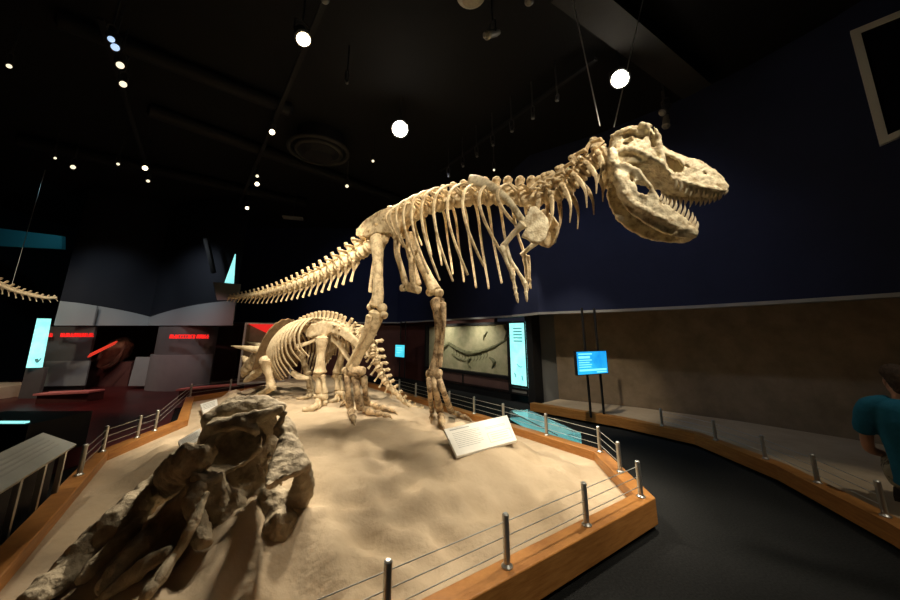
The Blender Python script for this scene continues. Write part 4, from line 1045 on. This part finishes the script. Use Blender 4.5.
# slanted reading desk beyond the left curb
rd = thing('reading_desk', atz(30, 520, 0), 'long slanted grey reading desk standing outside the left oak curb', 'sign')
e0, e1 = atz(77, 444, .62), atz(-12, 500, .62); ed = (e1-e0).normalized(); out = V((ed.y, -ed.x, 0)); out = out if out.x < 0 else -out
P = [e0+out*.24+V((0, 0, .13)), e1+out*.24+V((0, 0, .13)), e1, e0]; n_ = (P[1]-P[0]).cross(P[3]-P[0]).normalized(); n_ = n_ if n_.z > 0 else -n_
mb = MB(); mb.prism([p-n_*.03 for p in P], n_*.03); o = obj('board', mb, 'panelgrey', rd); bv = o.modifiers.new('b', 'BEVEL'); bv.width = .005; bv.segments = 2
for i in range(4):
    mb = MB(); g = lambda u, v: P[0].lerp(P[1], u).lerp(P[3].lerp(P[2], u), v)+n_*-.001
    mb.prism([g(.1, .2+.14*i), g(.9, .2+.14*i), g(.9, .25+.14*i), g(.1, .25+.14*i)], n_*.003); obj('text_line', mb, 'ink', o)
for k in (.04, .32, .60, .9):
    a = e0.lerp(e1, k)+out*.06; mb = MB(); mb.box((a.x, a.y, .29), (.035, .035, .58), Matrix.Rotation(math.atan2(ed.y, ed.x), 3, 'Z')); obj('leg', mb, 'steel', rd)
mb = MB(); mb.prism([e0+out*.12+V((0, 0, -.60)), e1+out*.12+V((0, 0, -.60)), e1+out*.12+V((0, 0, -.06)), e0+out*.12+V((0, 0, -.06))], out*.012); obj('apron', mb, 'canopy', rd)
# low dark case, far left; a glowing strip stands in for its cyan glint
mb = MB(); a = atz(5, 440, 0); root = thing('low_case', atz(8, 445, 0), 'low dark case with a thin cyan glint on its edge at the left border', 'display case')
c = atz(4, 421, .5); mb.box((c.x-.2, c.y+.3, .24), (1.3, .8, .48)); obj('cabinet', mb, 'canopy', root); mb = MB(); mb.box((c.x+.12, c.y-.02, .49), (.42, .06, .02)); obj('edge_glint', mb, 'cyan', root)

# ------------------------------------------------------------------ ceiling fixtures
LZ = 5.25
def look(d): return d.to_track_quat('Z', 'Y').to_matrix()
def spotlight(px, py, r, lens, label, z=LZ, aim=None, can='can', group='ceiling spotlights', L=.24):
    p = atz(px, py, z); aim = V(aim) if aim else V((0, .5, 1.5)).lerp(V((-1, 5, .5)), .35)
    d = (aim-p).normalized()
    root = thing('spotlight', p-d*L*.5, label, 'spotlight', group)
    mb = MB(); mb.tube([p-d*L, p-d*L*.8, p-d*L*.25, p], [r*.7, r*.95, r*1.0, r*1.22], 14, 0, cap=True); b = obj('housing', mb, can, root)
    mb = MB(); mb.tube([p+d*r*.45, p+d*r*.55], [r*1.0, r*.95], 14, 0); obj('lens', mb, lens, root)
    t = p-d*L*.5; mb = MB(); sdv = d.cross(UP).normalized()
    mb.tube([t+sdv*r*1.15, t+sdv*r*1.15+UP*.16, t+UP*.2], .010, 6, 0); mb.tube([t-sdv*r*1.15, t-sdv*r*1.15+UP*.16, t+UP*.2], .010, 6, 0); mb.tube([t+UP*.2, V((t.x, t.y, CEIL-.02))], .012, 6, 0); obj('yoke', mb, 'can', root)
    return root
CAMP = V((0, 0, 1.6))
LAMPS = [
 (400, 129, .135, 'lensbright', 'very bright round spotlight glowing above the back of the toothed skeleton', CAMP),
 (620, 79, .115, 'lensbright', 'very bright spotlight glowing just above the toothed skull', CAMP),
 (303, 38, .085, 'lens', 'large warm spotlight on a stem at the top, left of centre', (0, 2, 1)),
 (272, 132, .060, 'lens', 'warm round spotlight glowing left of the round ceiling vent', (0, 1, 1.5)),
 (257, 184, .062, 'lens', 'warm spotlight second of the short left column, under a dimmer one', (0, 1, 1.5)),
 (257, 176, .045, 'lensdim', 'dim spotlight topmost of the short left column', (2, 2, 1)),
 (247, 208, .058, 'lens', 'warm spotlight third down in the short left column', (0, 1, 1.5)),
 (240, 226, .058, 'lens', 'warm spotlight lowest of the short left column', (0, 1, 1.5)),
 (145, 168, .062, 'lens', 'warm spotlight upper of a close pair at left', (0, 1, 1.5)),
 (148, 181, .045, 'lensdim', 'small spotlight lower of a close pair at left', (0, 1, 1.5)),
 (73, 167, .055, 'lensdim', 'white oval spotlight farthest left in the low row', (-1, 1, 1)),
 (118, 164, .035, 'lensdim', 'tiny dim spotlight between the low left pair and the oval one', (0, 1, 1)),
 (55, 158, .030, 'lensdim', 'thin tilted spotlight just above the far left oval one', (1, 3, 1)),
 (123, 84, .055, 'lensdim', 'pale yellow spotlight lowest of the upper left cluster', (0, 1, 1)),
 (120, 65, .055, 'lensdim', 'cream spotlight in the middle of the upper left cluster', (0, 1, 1)),
 (115, 47, .055, 'lensblue', 'cool bluish spotlight at the upper left cluster', (0, 1, 1)),
 (111, 39, .045, 'lensblue', 'cool bluish spotlight topmost of the upper left cluster', (0, 1, 1)),
 (9, 66, .035, 'lensdim', 'tiny white spotlight at the upper left border', (0, 1, 1)),
 (347, 186, .050, 'lensdim', 'small spotlight over the hips of the toothed skeleton', (0, 1, 1)),
 (373, 161, .035, 'lensdim', 'small oval spotlight right of the round ceiling vent', (0, 1, 1)),
 (347, 83, .025, 'lensoff', 'faint small spotlight between the large warm one and the bright round one', (0, 1, 1)),
 (494, 170, .030, 'lensdim', 'small white spotlight just above the ribs of the toothed skeleton', (0, 1, 1)),
 (487, 35, .060, 'lensoff', 'unlit black spotlight with a glinting rim at upper centre', (-2, 2, 3)),
 (325, 0, .05, 'lensoff', 'unlit spotlight cut by the top border', (-1, 3, 1)),
 (529, 1, .06, 'lensoff', 'grey unlit spotlight at the top border right of centre', (0, 2, 1)),
 (663, 112, .075, 'lensoff', 'unlit black spotlight behind the crown of the toothed skull', (.5, 4, 2)),
 (666, 126, .070, 'lensoff', 'unlit grey rimmed spotlight touching the toothed skull crown from behind', (3, 5, 2)),
]
for i, (x, y, r, lens, lab, aim) in enumerate(LAMPS):
    spotlight(x, y, r*(.8 if i > 2 else 1), lens, lab, LZ+(.1 if i in (5, 9, 12) else 0), aim, 'silver' if i in (22, 26) else 'can')
for i, (x, y) in enumerate([(533, 118), (512, 131), (557, 100), (493, 145), (477, 156), (463, 166), (449, 176)]):
    spotlight(x, y, .03, 'lensoff', ['fourth', 'third', 'second', 'fifth', 'sixth', 'seventh', 'last'][i]+' small dark spotlight down the slanting row left of the toothed skull' if i != 2 else 'nearest small dark spotlight of the slanting row left of the toothed skull', LZ, (1, 5, 1), 'can', 'small dark spotlights in a slanting row', .10)
def track(a, b, label):
    A, B = atz(*a, LZ+.42), atz(*b, LZ+.42); mb = MB(); d = (B-A).normalized(); s_ = d.cross(UP).normalized()*.035
    mb.prism([A+s_, B+s_, B-s_, A-s_], (0, 0, .05)); o = obj('lighting_track', mb, 'duct'); tag(o, label, 'track')
track((596, 60), (440, 172), 'black lighting track carrying the slanting row of small dark spotlights')
track((330, -10), (235, 215), 'black lighting track over the short left column of warm spotlights')
track((100, 20), (150, 178), 'black lighting track over the upper left cluster of spotlights')
# ventilation
c = atz(319, 151, 5.6); root = thing('ceiling_vent', c, 'large round dark ceiling vent with concentric rings left of the bright round spotlight', 'vent')
for r0 in (.62, .47, .32, .17):
    mb = MB(); mb.tube([(c.x+r0*math.cos(a), c.y+r0*math.sin(a), c.z-(.62-r0)*.12) for a in [2*math.pi*i/28 for i in range(29)]], .045, 8, 0); obj('ring', mb, 'beam', root)
mb = MB(); mb.tube([(c.x, c.y, c.z+.02), (c.x, c.y, CEIL)], .5, 20, 0); obj('duct', mb, 'duct', root)
c = atz(471, -4, 5.5); root = thing('ceiling_speaker', c, 'round beige speaker grille cut by the top border', 'speaker')
mb = MB(); mb.tube([(c.x, c.y, c.z), (c.x, c.y, c.z+.05)], .17, 24, 0); obj('grille', mb, 'grille', root); mb = MB(); mb.tube([(c.x, c.y, c.z+.055), (c.x, c.y, CEIL)], .12, 16, 0); obj('housing', mb, 'can', root)
A, B = atz(565, -12, 5.7), atz(697, 92, 5.7); d = (B-A).normalized(); s_ = d.cross(UP).normalized()
mb = MB(); mb.prism([A+s_*.22, B+s_*.22, B-s_*.22, A-s_*.22], (0, 0, .3)); struct('trim_8', mb, 'beam')
for (a, b, w_) in (((150, 110), (400, 200), .13), ((20, 140), (305, 203), .14), ((60, 20), (290, 110), .12)):
    A, B = atz(*a, 5.855), atz(*b, 5.855); mb = MB(); mb.tube([A, B], w_, 16, 0); o = obj('air_duct', mb, 'duct'); tag(o, 'long dark round air duct on the black ceiling, %s' % {.13: 'running right over the round vent', .14: 'nearest the far left oval spotlight', .12: 'running below the upper left spotlight cluster'}[w_], 'duct', 'air ducts')
c = atz(293, 218, 5.0); mb = MB(); mb.box(c, (.55, .22, .05), Matrix.Rotation(.3, 3, 'Z')); root = thing('flat_lamp', c, 'flat pale lamp plate hanging over the tail of the toothed skeleton', 'lamp'); obj('plate', mb, 'silver', root)
mb = MB(); mb.tube([c+V((0, 0, .03)), V((c.x, c.y, CEIL))], .012, 6, 0); obj('rod', mb, 'can', root)

# ------------------------------------------------------------------ seated person at the right border
PO = V((3.92, 3.15, .36)); PF = V((.78, .62, 0)).normalized(); PL = UP.cross(PF)
def pe(f, l, u): return PO+PF*f+PL*l+UP*u
per = thing('person', V((PO.x, PO.y, .17)), 'seated person in a blue t-shirt seen from behind at the right border', 'person')
HT = math.radians(28); hf = PF*math.cos(HT)+PL*math.sin(HT); hl = UP.cross(hf); hc = pe(.05, .0, .83)
def hd(f, l, u): return hc+hf*f+hl*l+UP*u
mb = MB()
mb.tube([pe(.0, 0, .06), pe(-.02, 0, .2), pe(-.02, 0, .38), pe(-.01, 0, .60), pe(0, 0, .67)], [.155, .14, .155, .165, .10], 14, 4, .68, wide=PL)
mb.tube([pe(.0, 0, .64), pe(.02, 0, .71), pe(.035, 0, .76)], [.062, .056, .06], 12, 3)
mb.ball(hd(.0, 0, .02), (.075, .075, .085)); 
mb.tube([hd(-.035, 0, .02), hd(.0, 0, .06), hd(.02, 0, .02), hd(.055, 0, -.06), hd(.07, 0, -.10)], [.085, .092, .078, .055, .03], 14, 4, .86, wide=UP)
mb.tube([hd(.085, 0, .03), hd(.115, 0, -.02), hd(.095, 0, -.03)], [.012, .016, .014], 8, 2)
for sd in (-1, 1):
    mb.tube([hd(-.005, .082*sd, .025), hd(-.02, .092*sd, .005), hd(-.008, .084*sd, -.03)], [.014, .018, .010], 8, 3, .5, wide=hf)
    mb.ball(hd(.083, .032*sd, .025), .014, seg=8)
    mb.tube([pe(0, .10*sd, .63), pe(0, .19*sd, .60), pe(-.01, .24*sd, .46), pe(.02, .265*sd, .28), pe(.14, .25*sd, .21), pe(.27, .19*sd, .17)], [.06, .062, .05, .042, .038, .027], 12, 4)
    h0 = pe(.27, .19*sd, .17); mb.tube([h0, h0+PF*.05-PL*sd*.01, h0+PF*.09-PL*sd*.015], [.027, .036, .03], 10, 3, .5, wide=PL)
    for k, ln in enumerate((.062, .075, .07, .055)):
        b0 = h0+PF*.09+PL*(.024-.017*k)-PL*sd*.015; mb.tube([b0, b0+PF*ln*.5-UP*.006, b0+PF*ln-UP*.02], [.009, .0085, .007], 7, 2)
    b0 = h0+PF*.035-PL*sd*.035; mb.tube([b0, b0+PF*.03-PL*sd*.02, b0+PF*.055-PL*sd*.022-UP*.01], [.011, .010, .008], 7, 2)
    mb.tube([pe(0, .09*sd, .06), pe(.22, .12*sd, .09), pe(.44, .13*sd, .09), pe(.47, .13*sd, .03), pe(.46, .13*sd, -.10), pe(.45, .13*sd, -.16)], [.095, .085, .065, .06, .052, .04], 12, 4)
body_o = obj('body', mb, 'skin', per); sculpt(body_o, .0075, None, 0, 9, 1)
mb = MB()
mb.tube([pe(-.005, 0, .02), pe(-.025, 0, .18), pe(-.03, 0, .40), pe(-.015, 0, .60), pe(.0, 0, .685)], [.178, .165, .182, .19, .105], 16, 4, .70, wide=PL)
for sd in (-1, 1): mb.tube([pe(0, .08*sd, .64), pe(-.005, .19*sd, .61), pe(-.012, .245*sd, .48), pe(-.005, .262*sd, .39)], [.085, .082, .074, .07], 12, 4)
sh_ = obj('shirt', mb, 'shirt', per); cu = MB(); cu.tube([pe(.0, 0, .69), pe(.03, 0, .85)], [.072, .085], 12, 2)
sculpt(sh_, .010, [cu], .006, 7, 2)
mb = MB(); mb.tube([pe(-.01, -.05, .04), pe(-.01, .05, .04)], [.165, .165], 14, 2, .8)
for sd in (-1, 1): mb.tube([pe(0, .09*sd, .055), pe(.22, .125*sd, .085), pe(.42, .13*sd, .09)], [.12, .105, .095], 12, 4)
st_ = obj('shorts', mb, 'camo', per); sculpt(st_, .012, None, .006, 8, 1)
mb = MB(); mb.tube([hd(-.06, 0, -.07), hd(-.055, 0, .0), hd(-.025, 0, .065), hd(.03, 0, .085), hd(.075, 0, .07)], [.065, .085, .092, .084, .055], 14, 4, .9, wide=hl)
hr = obj('hair', mb, 'hair', per); cu = MB(); cu.ball(hd(.10, 0, -.03), (.10, .1, .085)); cu.ball(hd(.0, .10, -.03), (.04, .04, .055)); cu.ball(hd(.0, -.10, -.03), (.04, .04, .055)); sculpt(hr, .008, [cu], .006, 30, 1)
for sd in (-1, 1):
    mb = MB(); a = pe(.43, .13*sd, -.155); mb.tube([V((a.x, a.y, .21))-PF*.03, V((a.x, a.y, .215))+PF*.08, V((a.x, a.y, .2))+PF*.18], [.045, .045, .03], 10, 3, .8, wide=PL); obj('shoe', mb, 'shoe', per)
bn = thing('bench', V((PO.x, PO.y, .17)), 'low dark bench under the seated person at the right border', 'bench')
rb = Matrix.Rotation(math.atan2(PL.y, PL.x), 3, 'Z'); b0 = pe(.12, -.12, 0)
mb = MB(); mb.box((b0.x, b0.y, .245), (.62, .30, .04), rb); obj('seat', mb, 'bench', bn)
for l in (-.36, .12):
    c = pe(.12, l, 0); mb = MB(); mb.box((c.x, c.y, .198), (.05, .26, .05), rb); obj('leg', mb, 'bench', bn)
# ------------------------------------------------------------------ light
def spot(src, tgt, watts, deg, col=(1, .865, .65), r=.06, blend=.6):
    l = bpy.data.lights.new('spot', 'SPOT'); l.energy = watts; l.spot_size = math.radians(deg); l.spot_blend = blend; l.color = col; l.shadow_soft_size = r
    o = bpy.data.objects.new('spot_light', l); C.objects.link(o); o.location = src
    o.rotation_euler = (V(tgt)-V(src)).to_track_quat('-Z', 'Y').to_euler(); return o
w = bpy.data.worlds.new('w'); bpy.context.scene.world = w; w.use_nodes = True
w.node_tree.nodes['Background'].inputs['Color'].default_value = (.5, .55, .8, 1); w.node_tree.nodes['Background'].inputs['Strength'].default_value = .02
def below(x, y, d=.25): return atz(x, y, LZ)-V((0, 0, d))
spot(below(347, 186), (-1.15, 2.3, .6), 1900, 26, r=.08)
spot(below(400, 129), (-.2, 4.3, .4), 620, 66, r=.15)
spot(below(620, 79), (.75, 3.8, .8), 520, 46, r=.15)
spot(below(303, 38), (-2.6, 6.2, .8), 800, 52, r=.1)
spot(below(272, 132), (-3.2, 6.6, .5), 450, 60)
# spots behind the camera aimed at the skeletons
spot((2.9, 1.3, 5.6), (1.9, 3.0, 2.8), 520, 32, r=.03)
spot((1.9, .2, 5.2), (.3, 4.3, 2.5), 480, 36, r=.03)
spot((.4, .5, 5.3), (-1.0, 5.1, 2.2), 420, 30, r=.03)
spot(below(272, 132), (-3.1, 4.3, .4), 200, 34)
spot((-4.6, 2.4, 4.8), (-3.9, 2.6, .7), 130, 34)  # added lamp without a fixture, brightens the reading desk
spot((-1.2, .4, 5.2), (-2.4, 6.6, 2.3), 420, 34, r=.03)
spot((-11.0, 8.0, 5.6), (-12.6, 10, 4.7), 35, 70, (.5, .9, 1), .1, 1)  # added teal spot, brings up the teal band
spot((1.1, 6.6, 4.8), (1.95, 8.8, .9), 200, 26, r=.05)  # added spot, there only to lift the pale return wall
spot((4.3, 1.6, 5.2), (3.9, 3.2, .9), 120, 26)  # added spot, keeps the seated person from going dark
spot((1.0, 4.4, 5.2), (2.55, 7.3, .7), 330, 34)
spot((-.2, 5.0, 5.5), (.5, 3.2, .4), 560, 50, r=.15)  # added soft spot, evens out the front sand
spot((2.4, -.8, 5.2), (1.2, 2.75, .1), 300, 32, r=.1)
spot((-9.2, 7.6, 2.8), (-9.0, 9.3, .3), 60, 110, (1, .5, .45))
spot((-7.0, 8.0, 2.8), (-6.6, 9.7, .3), 50, 110, (1, .5, .45))
# added bluish spots without fixtures, brightening the navy wall
for x, y, tx, ty, e in ((1.8, 4.2, 3.6, 6.5, 60), (-.6, 7.0, 2.0, 8.5, 60), (-4.0, 9.5, -3.0, 13.7, 80)):
    spot((x, y, 5.4), (tx, ty, 2.6), e, 90, (.75, .82, 1), .1, 1)
# fossil case lamps, then added spots that brighten the gallery band and texts
for u in (.3, .7):
    p = q_case[0].lerp(q_case[1], u)-WN*.6; spot(V((p.x, p.y, 2.0)), p.lerp(q_case[3].lerp(q_case[2], u), .6)+WN*.6, 34, 120, (1, .93, .75), .05, 1)
spot((-7.2, 8.4, 4.6), (-8.3, 11.5, 2.0), 170, 70, (.85, .95, 1), .1, 1)
spot((-9.0, 8.0, 4.6), (-10.6, 11.0, 1.8), 130, 70, (.85, .95, 1), .1, 1)
spot((-9.5, 6.5, 5.0), (-10.5, 8.8, 2.0), 300, 60, (1, .86, .66), .1, 1)  # added spot, makes the reflected tail readable
vs = bpy.context.scene.view_settings; vs.view_transform = 'Standard'; vs.look = 'None'; vs.exposure = .35; vs.gamma = 1
